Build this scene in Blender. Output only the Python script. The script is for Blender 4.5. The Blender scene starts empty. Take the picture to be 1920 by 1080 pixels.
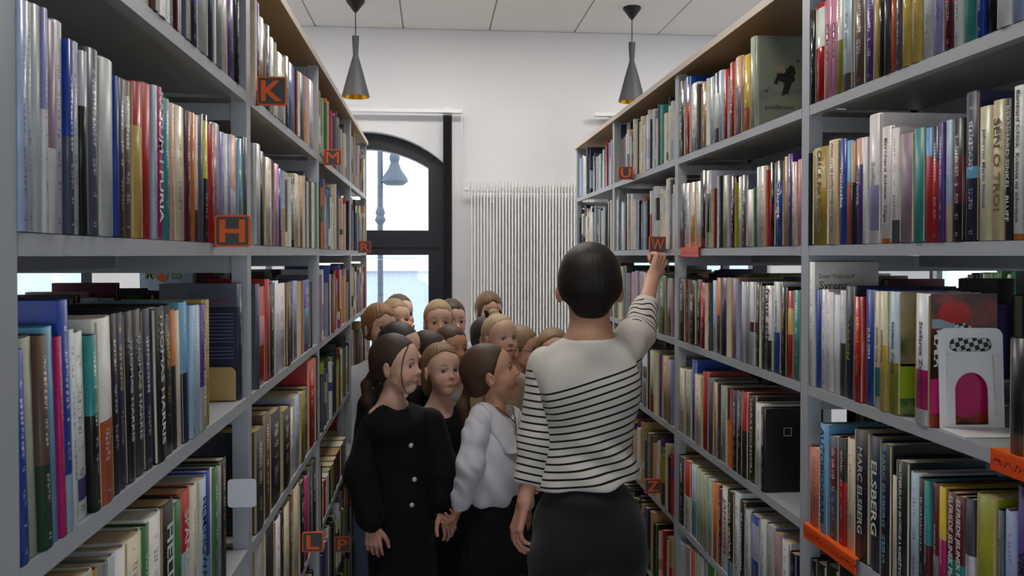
import bpy, math, random, time
import numpy as np
from mathutils import Vector, Matrix, Euler
T0 = time.time()
random.seed(7); np.random.seed(7)
scene = bpy.context.scene
COL = scene.collection
R = math.radians

# ------------------------------------------------------------------ camera
F = 1600.0                      # focal length in pixels of the 1920 x 1080 frame
YAW, PITCH = R(5.2), R(0.85)
SHX, SHY = 0.0, -38.0 / 1920
CAM = Vector((0, 0, 1.6))
cam_data = bpy.data.cameras.new('camera')
cam_data.sensor_width = 36; cam_data.lens = F / 1920 * 36
cam_data.shift_y = SHY; cam_data.clip_start = 0.02
cam = bpy.data.objects.new('camera', cam_data); COL.objects.link(cam)
cam.location = CAM
cam.rotation_euler = (math.pi / 2 - PITCH, 0, -YAW)
cam_data.dof.use_dof = True; cam_data.dof.focus_distance = 2.7; cam_data.dof.aperture_fstop = 22.0
scene.camera = cam
CM = Euler((math.pi / 2 - PITCH, 0, -YAW)).to_matrix()

def ray(u, v):
    return CM @ Vector(((u - 960) / F, (540 - v) / F + SHY * 1920 / F, -1.0))
def on_x(u, v, X):
    d = ray(u, v); t = (X - CAM.x) / d.x
    return CAM + d * t
def on_y(u, v, Y):
    d = ray(u, v); t = (Y - CAM.y) / d.y
    return CAM + d * t
def project(p):
    q = CM.transposed() @ (Vector(p) - CAM)
    if q.z > -0.02: return None
    return (960 + F * (q.x / -q.z), 540 - F * (q.y / -q.z) + SHY * 1920)

# ------------------------------------------------------------------ light
SKY = 4.0
world = bpy.data.worlds.new('sky'); scene.world = world
world.use_nodes = True
bg = world.node_tree.nodes['Background']
bg.inputs[0].default_value = (0.90, 0.95, 1.0, 1); bg.inputs[1].default_value = SKY
vs = scene.view_settings
vs.view_transform = 'Standard'; vs.look = 'None'; vs.gamma = 1.0; vs.use_curve_mapping = False
vs.exposure = 0.0
scene.cycles.max_bounces = 8; scene.cycles.diffuse_bounces = 5
scene.cycles.glossy_bounces = 3; scene.cycles.transmission_bounces = 4
scene.cycles.transparent_max_bounces = 8
scene.cycles.sample_clamp_indirect = 6.0
scene.cycles.caustics_reflective = False; scene.cycles.caustics_refractive = False

# ------------------------------------------------------------------ helpers
def srgb(h):
    h = h.lstrip('#')
    out = []
    for i in (0, 2, 4):
        c = int(h[i:i + 2], 16) / 255
        out.append(c / 12.92 if c <= 0.04045 else ((c + 0.055) / 1.055) ** 2.4)
    return tuple(out)

def tag(o, label=None, cat=None, group=None, kind=None):
    if label: o['label'] = label
    if cat: o['category'] = cat
    if group: o['group'] = group
    if kind: o['kind'] = kind
    return o

class MB:
    """collects verts and faces; build() links ONE mesh object"""
    def __init__(self): self.v = []; self.f = []
    def add(self, vs, fs):
        n = len(self.v); self.v += [tuple(p) for p in vs]; self.f += [tuple(i + n for i in q) for q in fs]
        return self
    def box(self, x0, x1, y0, y1, z0, z1):
        if x0 > x1: x0, x1 = x1, x0
        if y0 > y1: y0, y1 = y1, y0
        vs = [(x0,y0,z0),(x1,y0,z0),(x1,y1,z0),(x0,y1,z0),(x0,y0,z1),(x1,y0,z1),(x1,y1,z1),(x0,y1,z1)]
        return self.add(vs, [(0,3,2,1),(4,5,6,7),(0,1,5,4),(1,2,6,5),(2,3,7,6),(3,0,4,7)])
    def lathe(self, prof, n=24, c=(0,0,0), caps=True):
        vs = []; fs = []
        for r, z in prof:
            for k in range(n):
                a = 2 * math.pi * k / n
                vs.append((c[0] + r * math.cos(a), c[1] + r * math.sin(a), c[2] + z))
        for i in range(len(prof) - 1):
            for k in range(n):
                k2 = (k + 1) % n
                fs.append((i*n+k, i*n+k2, (i+1)*n+k2, (i+1)*n+k))
        if caps:
            fs.append(tuple(range(n - 1, -1, -1))); fs.append(tuple((len(prof)-1)*n + k for k in range(n)))
        return self.add(vs, fs)
    def tube(self, pts, r, n=8):
        pts = [Vector(p) for p in pts]; rs = r if isinstance(r, (list, tuple)) else [r] * len(pts)
        vs = []; fs = []; ref = Vector((0.31, 0.2, 0.93))
        for i, p in enumerate(pts):
            t = (pts[min(i+1, len(pts)-1)] - pts[max(i-1, 0)]).normalized()
            a = t.cross(ref)
            if a.length < 1e-4: a = t.cross(Vector((1, 0, 0)))
            a.normalize(); b = t.cross(a)
            for k in range(n):
                w = 2 * math.pi * k / n
                vs.append(p + (a * math.cos(w) + b * math.sin(w)) * rs[i])
        for i in range(len(pts) - 1):
            for k in range(n):
                k2 = (k + 1) % n
                fs.append((i*n+k, (i+1)*n+k, (i+1)*n+k2, i*n+k2))
        fs.append(tuple(range(n))); fs.append(tuple((len(pts)-1)*n + k for k in range(n - 1, -1, -1)))
        return self.add(vs, fs)
    def prism(self, outline, axis_fn, t0, t1):
        n = len(outline)
        vs = [axis_fn(a, b, t0) for a, b in outline] + [axis_fn(a, b, t1) for a, b in outline]
        fs = [tuple(range(n)), tuple(range(2*n-1, n-1, -1))]
        for k in range(n):
            k2 = (k + 1) % n; fs.append((k2, k, n + k, n + k2))
        return self.add(vs, fs)
    def mesh(self, name):
        me = bpy.data.meshes.new(name); me.from_pydata(self.v, [], self.f); me.update(); return me
    def build(self, name, mat, parent=None, loc=None, smooth=False, bevel=0):
        me = self.mesh(name)
        return link(name, me, mat, parent, loc, smooth, bevel)

def link(name, me, mat, parent=None, loc=None, smooth=False, bevel=0):
    o = bpy.data.objects.new(name, me); COL.objects.link(o)
    if mat is not None and not me.materials: me.materials.append(mat)
    if parent: o.parent = parent
    if loc is not None: o.location = loc
    if smooth:
        me.polygons.foreach_set('use_smooth', [True] * len(me.polygons))
    if bevel:
        m = o.modifiers.new('bevel', 'BEVEL'); m.width = bevel; m.segments = 2; m.limit_method = 'ANGLE'
    return o
def smooth_by_angle(me, ang=40):
    me.polygons.foreach_set('use_smooth', [True] * len(me.polygons))
    me.set_sharp_from_angle(angle=R(ang))
def empty(name, loc=(0,0,0), rz=0):
    o = bpy.data.objects.new(name, None); COL.objects.link(o); o.location = loc; o.rotation_euler = (0, 0, rz)
    o.empty_display_size = 0.1
    return o

# ------------------------------------------------------------------ materials
def nmat(name):
    m = bpy.data.materials.new(name); m.use_nodes = True
    nt = m.node_tree; b = nt.nodes['Principled BSDF']
    return m, nt, b
def pmat(name, col, rough=0.5, metal=0.0, var=0.06, scale=8.0, bump=0.0, bscale=60.0, coat=0.0, spec=0.5, sheen=0.0):
    """principled with a little procedural colour variation and relief"""
    m, nt, b = nmat(name)
    c = srgb(col) if isinstance(col, str) else col
    tc = nt.nodes.new('ShaderNodeTexCoord')
    nz = nt.nodes.new('ShaderNodeTexNoise'); nz.inputs['Scale'].default_value = scale; nz.inputs['Detail'].default_value = 4
    nt.links.new(tc.outputs['Object'], nz.inputs['Vector'])
    mx = nt.nodes.new('ShaderNodeMix'); mx.data_type = 'RGBA'
    mx.inputs[6].default_value = (*[x * (1 - var) for x in c], 1)
    mx.inputs[7].default_value = (*[min(1, x * (1 + var)) for x in c], 1)
    nt.links.new(nz.outputs['Fac'], mx.inputs[0]); nt.links.new(mx.outputs[2], b.inputs['Base Color'])
    b.inputs['Roughness'].default_value = rough; b.inputs['Metallic'].default_value = metal
    b.inputs['Specular IOR Level'].default_value = spec
    b.inputs['Coat Weight'].default_value = coat
    if sheen: b.inputs['Sheen Weight'].default_value = sheen
    if bump:
        n2 = nt.nodes.new('ShaderNodeTexNoise'); n2.inputs['Scale'].default_value = bscale; n2.inputs['Detail'].default_value = 3
        nt.links.new(tc.outputs['Object'], n2.inputs['Vector'])
        bp = nt.nodes.new('ShaderNodeBump'); bp.inputs['Strength'].default_value = bump; bp.inputs['Distance'].default_value = 0.01
        nt.links.new(n2.outputs['Fac'], bp.inputs['Height']); nt.links.new(bp.outputs['Normal'], b.inputs['Normal'])
    return m
M = {}
M['wall'] = pmat('white_plaster', '#e9e8ea', 0.85, var=0.02, scale=2, bump=0.05, bscale=120)
M['ceiling'] = pmat('ceiling_tile_white', '#e9e4de', 0.9, var=0.025, scale=3, bump=0.1, bscale=200)
M['grid'] = pmat('ceiling_grid', '#b9b6b2', 0.7)
M['floor'] = pmat('grey_vinyl', '#c2c2c2', 0.35, var=0.06, scale=14)
M['metal'] = pmat('grey_painted_steel', '#a2a6ab', 0.42, var=0.05, scale=10, bump=0.03, bscale=250)
M['metal_dark'] = pmat('dark_grey_steel', '#6a6d70', 0.5, var=0.05)
M['frame'] = pmat('anthracite_frame', '#14171e', 0.4, var=0.08)
M['white_metal'] = pmat('white_enamel', '#f2f1ef', 0.35, var=0.01)
M['blind'] = pmat('charcoal_blind_fabric', '#26272b', 0.8, var=0.1)
M['lamp'] = pmat('graphite_lamp', '#3b3d3f', 0.6, metal=0.0, var=0.04, scale=30)
M['black'] = pmat('black_plastic', '#191a1b', 0.45)
M['gold'] = pmat('gold_lining', '#d09a20', 0.3, metal=0.9, var=0.05)
M['sign'] = pmat('dark_grey_plate', '#45474c', 0.45, var=0.05)
M['orange'] = pmat('orange_plastic', '#ee6410', 0.45, var=0.04)
M['paper'] = pmat('white_paper', '#dfe0e6', 0.7, var=0.02)
M['beige_metal'] = pmat('beige_bookend', '#b39a63', 0.5, var=0.05)
M['facade'] = pmat('pale_facade', '#dfe3e8', 0.9, var=0.05, scale=1)
M['facade_low'] = pmat('blue_grey_base', '#9fabbd', 0.9, var=0.1, scale=1.2)
M['street'] = pmat('street_paving', '#c9c9c7', 0.9, var=0.08, scale=3)
M['awning'] = pmat('orange_band', '#dfc3ad', 0.8)
M['lamp_post'] = pmat('cast_iron_blue_grey', '#3c4653', 0.6)
def wood_mat(name, c1, c2):
    m, nt, b = nmat(name)
    tc = nt.nodes.new('ShaderNodeTexCoord'); mp = nt.nodes.new('ShaderNodeMapping')
    mp.inputs['Scale'].default_value = (30, 1.5, 30)
    nz = nt.nodes.new('ShaderNodeTexNoise'); nz.inputs['Scale'].default_value = 1.6; nz.inputs['Detail'].default_value = 6
    cr = nt.nodes.new('ShaderNodeMix'); cr.data_type = 'RGBA'
    cr.inputs[6].default_value = (*srgb(c1), 1); cr.inputs[7].default_value = (*srgb(c2), 1)
    nt.links.new(tc.outputs['Object'], mp.inputs[0]); nt.links.new(mp.outputs[0], nz.inputs['Vector'])
    nt.links.new(nz.outputs['Fac'], cr.inputs[0]); nt.links.new(cr.outputs[2], b.inputs['Base Color'])
    b.inputs['Roughness'].default_value = 0.5
    return m
M['wood'] = wood_mat('beech_board', '#8f7450', '#a88a62')
M['wood_edge'] = pmat('pale_edge_band', '#b8ab9a', 0.5)
def glass_mat():
    m, nt, b = nmat('window_glass')
    nt.nodes.remove(b); out = nt.nodes['Material Output']
    tr = nt.nodes.new('ShaderNodeBsdfTransparent'); gl = nt.nodes.new('ShaderNodeBsdfGlossy')
    tr.inputs[0].default_value = (0.96, 0.98, 1.0, 1); gl.inputs['Roughness'].default_value = 0.02
    mx = nt.nodes.new('ShaderNodeMixShader'); mx.inputs[0].default_value = 0.06
    nt.links.new(tr.outputs[0], mx.inputs[1]); nt.links.new(gl.outputs[0], mx.inputs[2]); nt.links.new(mx.outputs[0], out.inputs[0])
    return m
M['glass'] = glass_mat()

# ------------------------------------------------------------------ room shell
CEIL = 3.175
X0, X1, Y0, Y1 = -4.7, 5.0, -2.6, 6.0
b = MB().box(X0 - .4, X1 + .4, Y0 - .4, Y1 + .4, -0.1, 0.0)
tag(b.build('floor', M['floor']), 'light grey vinyl floor of the library', 'floor', kind='structure')
ceil = MB().box(X0 - .4, X1 + .4, Y0 - .4, Y1 + .4, CEIL + .012, CEIL + .12).build('ceiling', M['grid'])
tag(ceil, 'white suspended ceiling of large square tiles', 'ceiling', kind='structure')
tile = MB().box(-.2945, .2945, -.5945, .5945, 0, .014).mesh('ceiling_tile'); tile.materials.append(M['ceiling'])
for i in range(-8, 9):
    for j in range(-3, 6):
        x = -.2127 + .3 + .6 * i; y = 5.4 - 1.2 * (j + 3) + .0
        if y < Y0 - .5 or x < X0 - .3 or x > X1 + .3: continue
        link('ceiling_tile', tile, None, ceil, (x, y + 1.2 * 0, CEIL))
for x in [-.2127 + .3 + .6 * i for i in range(-8, 9)]:      # first cut row along the window wall is part of the same tiles
    pass

WZ0, WSP, WAP, WHW = 0.35, 2.25, 2.46, 0.555        # sill, spring, apex, half width of the arched openings
def arch_z(t, hw=WHW, sp=WSP, ap=WAP):
    """height of a segmental arch at offset t from its centre"""
    rise = ap - sp; rad = (hw * hw + rise * rise) / (2 * rise)
    return ap - rad + math.sqrt(max(0, rad * rad - t * t))
NW = [0]
def wall(side, length, centres, mtx, label, winlabels):
    """wall in local x (along) and z, room side facing local -y; arched openings at centres"""
    b = MB(); D = 0.36; N = 20
    xs = [-length / 2]
    for c in centres: xs += [c - WHW, c + WHW]
    xs.append(length / 2)
    for k in range(0, len(xs), 2):
        b.box(xs[k], xs[k + 1], 0, D, 0, CEIL)
    for c in centres:
        b.box(c - WHW, c + WHW, 0, D, 0, WZ0)
        ts = [-WHW + 2 * WHW * i / N for i in range(N + 1)]
        for i in range(N):
            a0, a1 = arch_z(ts[i]), arch_z(ts[i + 1])
            p = [(c + ts[i], 0, a0), (c + ts[i+1], 0, a1), (c + ts[i+1], 0, CEIL), (c + ts[i], 0, CEIL)]
            q = [(x, D, z) for x, _, z in p]
            b.add(p + q, [(0,1,2,3), (7,6,5,4), (0,4,5,1)])
    w = b.build('wall_' + side, M['wall']); w.matrix_world = mtx
    tag(w, label, 'wall', kind='structure')
    for c, wl in zip(centres, winlabels):
        NW[0] += 1
        root = empty('window_%d' % NW[0]); root.matrix_world = mtx @ Matrix.Translation((c, 0, 0))
        tag(root, wl, 'window', kind='structure')
        y0, y1, fw = 0.10, 0.19, 0.11
        # outer frame: jambs, sill rail and arched head
        f = MB()
        zi = arch_z(WHW - fw) - fw * 1.02
        f.box(-WHW, -WHW + fw, y0, y1, WZ0, zi); f.box(WHW - fw, WHW, y0, y1, WZ0, zi)
        f.box(-WHW + fw, WHW - fw, y0, y1, WZ0, WZ0 + fw)
        ts = [-WHW + 2 * WHW * i / N for i in range(N + 1)]
        for i in range(N):
            t0, t1 = ts[i], ts[i + 1]
            s = (WHW - fw) / WHW
            o0, o1 = (t0, arch_z(t0)), (t1, arch_z(t1))
            i0 = (t0 * s, arch_z(t0 * s, WHW) - fw * 1.02); i1 = (t1 * s, arch_z(t1 * s, WHW) - fw * 1.02)
            P = [o0, o1, i1, i0]
            f.add([(x, y0, z) for x, z in P] + [(x, y1, z) for x, z in P], [(3,2,1,0), (4,5,6,7), (2,3,7,6), (0,1,5,4)])
        for s in (-1, 1):
            tr_ = [(s * WHW, zi), (s * WHW, WSP), (s * (WHW - fw), zi)]
            f.add([(x, y0, z) for x, z in tr_] + [(x, y1, z) for x, z in tr_], [(0, 1, 2), (5, 4, 3), (0, 3, 4, 1)])
        f.build('frame', M['frame'], root)
        t = MB(); t.box(-WHW + fw, WHW - fw, y0 - .008, y1, 1.60, 1.775); t.box(-WHW + .03, WHW - .03, y0 - .022, y0 - .008, 1.655, 1.665)
        t.build('transom', M['frame'], root)
        g = MB(); g.box(-WHW + fw, WHW - fw, .145, .150, WZ0 + fw, 1.60); g.build('pane', M['glass'], root)
        ol = [(-WHW + fw, 1.775), (WHW - fw, 1.775)] + [(x * (WHW - fw) / WHW, arch_z(x * (WHW - fw) / WHW) - fw * 1.02) for x in reversed(ts)]
        MB().prism(ol, lambda a, b_, t_: (a, t_, b_), .145, .150).build('pane', M['glass'], root)
        MB().box(-WHW - .03, WHW + .03, -.06, .12, WZ0 - .04, WZ0).build('window_sill', M['white_metal'], root)
        # daylight portal: guides sampling of the sky through this opening
        L = bpy.data.lights.new('daylight_portal', 'AREA'); L.shape = 'RECTANGLE'; L.size = 2 * WHW; L.size_y = WAP - WZ0
        L.cycles.is_portal = True
        lo = bpy.data.objects.new('daylight_portal', L); COL.objects.link(lo); lo.parent = root
        lo.location = (0, .30, (WAP + WZ0) / 2); lo.rotation_euler = (math.pi / 2, 0, math.pi)
    return w
T = Matrix.Translation; RZ = lambda a: Matrix.Rotation(a, 4, 'Z')
cx, cy = (X0 + X1) / 2, (Y0 + Y1) / 2
wall('far', X1 - X0 + .8, [c - cx for c in (-2.86, -.487, 1.89, 4.2)], T((cx, Y1, 0)), 'white wall with arched windows at the end of the aisle',
     ['arched dark framed window behind the left bookcase', 'arched dark framed window beside the tall white radiator', 'arched dark framed window behind the right bookcase', 'arched dark framed window in the far right corner'])
wall('near', X1 - X0 + .8, [-2.6, -1.3, 0, 1.3, 2.6], T((cx, Y0, 0)) @ RZ(math.pi), 'white wall behind the camera with arched windows', ['arched dark framed window in the wall behind, %s' % k for k in ('first', 'second', 'third', 'fourth', 'fifth')])
wall('left', Y1 - Y0, [-2.9, -.95, 1.0, 2.95], T((X0, cy, 0)) @ RZ(math.pi / 2), 'white side wall beyond the left bookcases', ['arched window in the left side wall, %s' % k for k in ('first', 'second', 'third', 'fourth')])
wall('right', Y1 - Y0, [-2.95, -1.0, .95, 2.9], T((X1, cy, 0)) @ RZ(-math.pi / 2), 'white side wall beyond the right bookcases', ['arched window in the right side wall, %s' % k for k in ('first', 'second', 'third', 'fourth')])

# street outside the far windows
tag(MB().box(-25, 25, 6.6, 30, -.6, -.5).build('street', M['street']), 'pale paved street outside the window', 'street', kind='structure')
fac = empty('facade_building', (0, 19, -.5)); tag(fac, 'pale building across the street with an orange band', 'building')
MB().box(-9, 12, 0, 1, 2.05, 7.5).build('wall', M['facade'], fac); MB().box(-9, 12, 0, 1, 0, 2.05).build('base_storey', M['facade_low'], fac)
MB().box(-5, 1.2, -.12, 0, 1.75, 2.0).build('awning_band', M['awning'], fac)
for k in range(7):
    wm = MB().box(-.6, .6, -.06, .02, 0, 1.9).build('window', M['lamp_post'], fac, (-7.5 + 2.7 * k, 0, 4.2))
MB().box(-9.1, 12.1, -.25, .1, 7.5, 7.8).build('cornice', M['facade'], fac)

def street_lamp(x, y, label):
    root = empty('street_lamp', (x, y, -.5)); tag(root, label, 'street lamp')
    MB().lathe([(.12,0),(.12,.5),(.07,.6),(.06,.9)], 16).build('base', M['lamp_post'], root)
    MB().lathe([(.032,.9),(.03,4.2)], 12).build('pole', M['lamp_post'], root)
    smooth_by_angle(MB().lathe([(.03,2.44),(.045,2.46),(.062,2.49),(.05,2.52),(.042,2.54),(.055,2.57),(.045,2.60),(.032,2.64)], 20).build('collar', M['lamp_post'], root).data, 60)
    MB().tube([(0,0,4.1),(.05,0,4.4),(.14,0,4.4),(.16,0,4.15),(.16,0,3.3)], .014, 8).build('bracket', M['lamp_post'], root)
    smooth_by_angle(MB().lathe([(.015,3.3),(.04,3.24),(.06,3.18),(.045,3.13),(.075,3.05),(.14,2.96),(.15,2.92),(.1,2.88)], 20, (.16,0,0)).build('lantern', M['lamp_post'], root).data, 35)
p = on_y(713, 420, 9.6); street_lamp(p.x, 9.6, 'blue grey cast iron street lamp outside the arched window')

# radiator: each tube a part
rad = empty('radiator', (0, 5.9, 0)); tag(rad, 'tall white tubular radiator on the far wall beside the window', 'radiator')
xa, xb = on_y(884, 400, 5.88).x, on_y(1108, 400, 5.88).x
zt = on_y(980, 342, 5.88).z
n = int(round((xb - xa) / 0.0216))
tb_ = MB().lathe([(.0066, .16), (.0066, zt)], 10); tb_.v = [(x, y * 4.5, z) for x, y, z in tb_.v]; tubem = tb_.mesh('tube'); tubem.materials.append(M['white_metal']); smooth_by_angle(tubem)
for k in range(n + 1):
    link('tube', tubem, None, rad, (xa + k * 0.0216, -.035, 0))
for z in (zt - .05, .22): MB().box(xa - .01, xb + .01, -.03, .03, z - .018, z + .018).build('header_pipe', M['white_metal'], rad, bevel=.006)
MB().box(xa, xb, -.022, -.012, 1.44, 1.446).build('spacer_bar', M['white_metal'], rad)
for x in (xa + .15, xb - .15):
    for z in (zt - .12, .3): MB().box(x - .015, x + .015, .0, .1, z - .02, z + .02).build('wall_bracket', M['white_metal'], rad)
MB().tube([(xa - .02, 0, zt - .05), (xa - .045, 0, zt - .05)], .012, 10).build('vent_plug', M['white_metal'], rad)

# vertical blinds: stacked slats under a white track
def blind(xs0, xs1, xt0, xt1, zt, label):
    root = empty('vertical_blind', (0, Y1 - .09, 0)); tag(root, label, 'blind')
    MB().box(xt0, xt1, -.02, .02, zt - .014, zt + .014).build('track', M['white_metal'], root, bevel=.004)
    MB().box((xs0+xs1)/2 - .03, (xs0+xs1)/2 + .03, -.01, .09, zt + .013, zt + .025).build('bracket', M['white_metal'], root)
    n = 11
    sl = MB().add([(-.003, -.06, .45), (.003, .05, .45), (.003, .05, zt - .028), (-.003, -.06, zt - .028)], [(0,1,2,3)]).mesh('slat'); sl.materials.append(M['blind'])
    for k in range(n):
        x = xs0 + (xs1 - xs0) * k / (n - 1)
        o = link('slat', sl, None, root, (x, 0, 0))
        s = o.modifiers.new('thick', 'SOLIDIFY'); s.thickness = .0016
    return root
za = on_y(860, 209, Y1 - .09).z
br = blind(on_y(832, 300, 5.91).x, on_y(847, 300, 5.91).x, on_y(620, 209, 5.91).x - .9, on_y(867, 209, 5.91).x, za, 'charcoal vertical blind slats bunched beside the arched window')
xc = on_y(866, 300, 5.91).x
MB().tube([(xc - .002, 0, za - .02), (xc - .002, 0, .55)], .0035, 6).build('pull_chain', M['white_metal'], br)
blind(on_y(1143, 240, 5.91).x, on_y(1185, 240, 5.91).x, on_y(1114, 215, 5.91).x, on_y(1114, 215, 5.91).x + 1.6, on_y(1130, 215, 5.91).z, 'charcoal vertical blind slats above the right bookcase')

# pendant lamps
def pendant(x, y, label):
    root = empty('pendant_lamp', (x, y, CEIL)); tag(root, label, 'lamp', 'pendant lamps')
    c = MB().lathe([(.056, 0), (.058, -.01), (.05, -.022), (.012, -.072), (.006, -.078)][::-1], 24).build('ceiling_rose', M['black'], root); smooth_by_angle(c.data)
    MB().lathe([(.0035, -.225), (.0035, -.07)], 8).build('cord', M['lamp'], root)
    zt = -.222
    prof = [(.0, zt), (.021, zt), (.022, zt - .004), (.016, zt - .115), (.017, zt - .122), (.045, zt - .22), (.086, zt - .375)]
    s = MB().lathe(prof[::-1], 32, caps=False).build('lamp_shade', M['lamp'], root); smooth_by_angle(s.data, 30)
    pr2 = [(.084, zt - .374), (.043, zt - .22), (.014, zt - .125), (.0, zt - .12)]
    l = MB().lathe(pr2, 32, caps=False).build('shade_lining', M['gold'], root); smooth_by_angle(l.data, 30)
    rim = MB().lathe([(.084, zt - .374), (.0865, zt - .376)], 32, caps=False).build('rim', M['gold'], root)
pendant(-.483, 5.36, 'grey and gold pendant lamp above the left bookcase')
pendant(1.254, 5.36, 'grey and gold pendant lamp above the right bookcase')

# added glowing panels, unseen, that fill the aisle and far wall with light
def fill_mat():
    m, nt, b = nmat('led_diffuser')
    b.inputs['Base Color'].default_value = (.9, .9, .88, 1)
    b.inputs['Emission Color'].default_value = (1.0, .965, .92, 1); b.inputs['Emission Strength'].default_value = FILL_GLOW
    return m
FILL_GLOW = 25.0
M['led'] = fill_mat()
names = {(-1.71, 4.5): 'beyond the left bookcase', (.09, 4.5): 'over the far end of the aisle', (1.89, 4.5): 'beyond the right bookcase', (.09, 1.9): 'over the middle of the aisle'}
for (x, y), w in names.items():
    rt = empty('ceiling_light', (x, y, CEIL)); tag(rt, 'flat ceiling light panel ' + w, 'ceiling light', 'ceiling light panels')
    hy = .31 if y > 3 else .19
    MB().box(-.31, .31, -hy, hy, -.02, -.004).build('frame', M['white_metal'], rt)
    MB().box(-.285, .285, -hy + .025, hy - .025, -.024, -.021).build('diffuser', M['led'], rt)

# ------------------------------------------------------------------ bookcases
XL, XR = -0.366, 0.80                   # shelf fronts either side of the aisle
LEVEL = [0.12, 0.42, 0.72, 1.02, 1.32, 1.62, 1.92]     # shelf tops
TOPZ = 2.215
SD, UD = 0.25, 0.53                     # shelf depth, whole unit depth (double sided)
def post_y(us, X): return [on_x(u, 478, X).y for u in us]
LP = post_y([13, 467, 597, 658, 687], XL); LP = [LP[0] - 1.0] + LP
RP = post_y([1509, 1268, 1150, 1081][::1], XR)
RP = [RP[0] - 2.0, RP[0] - 1.0] + RP
def bookcase(xf, s, posts, label, back_only=False):
    """xf: x of the front; s: +1 depth runs to +x, -1 to -x"""
    root = empty('bookcase', (xf, posts[0], 0)); tag(root, label, 'bookcase')
    y0 = posts[0]
    pm = MB().box(0, s * .03, -.018, .018, 0, TOPZ - .02).mesh('upright'); pm.materials.append(M['metal'])
    bm = MB().box(s * .03, s * (UD - .03), -.008, .008, -.055, -.022).mesh('crossbar'); bm.materials.append(M['metal'])
    for y in posts:
        for dx in (0, s * (UD - .03)):
            link('upright', pm, None, root, (dx, y - y0, 0))
        for z in LEVEL + [TOPZ]:
            link('crossbar', bm, None, root, (0, y - y0, z))
    for k in range(len(posts) - 1):
        a, b_ = posts[k] - y0 + .02, posts[k + 1] - y0 - .02
        L = b_ - a
        sm = MB(); sm.box(0, s * SD, 0, L, -.006, 0); sm.box(0, s * .002, 0, L, -.021, -.006); sm.box(s * (SD - .002), s * SD, 0, L, -.045, -.006)
        sm.box(s * .002, s * .02, 0, L, -.021, -.019)
        sm = sm.mesh('shelf_board'); sm.materials.append(M['metal'])
        sm2 = MB(); sm2.box(s * (UD - SD), s * UD, 0, L, -.006, 0); sm2.box(s * UD, s * (UD - .002), 0, L, -.021, -.006)
        sm2 = sm2.mesh('shelf_board'); sm2.materials.append(M['metal'])
        for z in LEVEL:
            link('shelf_board', sm, None, root, (0, a, z)); link('shelf_board', sm2, None, root, (0, a, z))
    Lt = posts[-1] - y0
    tb = MB().box(-s * .008, s * (UD + .008), -.02, Lt + .02, TOPZ - .02, TOPZ).build('top_board', M['wood'], root)
    MB().box(-s * .0095, -s * .008, -.02, Lt + .02, TOPZ - .02, TOPZ).build('edge_band', M['wood_edge'], root)
    MB().box(s * .03, s * (UD - .03), -.01, Lt + .01, 0.0, .1).build('plinth', M['metal_dark'], root)
    return root
bookcase(XL, -1, LP, 'long grey steel bookcase with wooden top along the left side of the aisle')
bookcase(XR, 1, RP, 'long grey steel bookcase with wooden top along the right side of the aisle')
NP = [.2, 1.2, 2.2, 3.2, 4.2]
bookcase(XL - UD - 1.25, -1, NP, 'grey steel bookcase standing behind the left bookcase')
bookcase(XR + UD + 1.25, 1, NP, 'grey steel bookcase standing behind the right bookcase')

# ------------------------------------------------------------------ books
PAL = {'white':'#d9d8d6','cream':'#d3c8ab','beige':'#cdb896','silver':'#b9bcc0','grey':'#8b8c8c','slate':'#4a5260','darkgrey':'#33353a','black':'#141416',
 'navy':'#151c3d','blue':'#1b3f94','sky':'#5d9cc4','paleblue':'#a9bdd0','lavender':'#8e92b8','purple':'#4a327c','mauve':'#8d7484','pink':'#c9849a','magenta':'#b51a62',
 'red':'#a8141c','maroon':'#561522','rust':'#b5532d','orange':'#c96a1e','gold':'#c1a04c','mustard':'#a08a26','yellow':'#cfb52c','olive':'#84871f','sage':'#a5ad97','green':'#2f6a3a',
 'darkgreen':'#1e3a2a','teal':'#2f8583','brown':'#5a4434','tan':'#b08d5c','salmon':'#c4705c','peach':'#d2a58b'}
NICE = {'silver':'silver grey','paleblue':'pale blue','darkgrey':'dark grey','darkgreen':'dark green','sky':'sky blue'}
PALL = {k: srgb(v) for k, v in PAL.items()}
DARKS = {'slate','darkgrey','black','navy','blue','purple','maroon','magenta','red','green','darkgreen','brown','teal','rust'}

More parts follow.
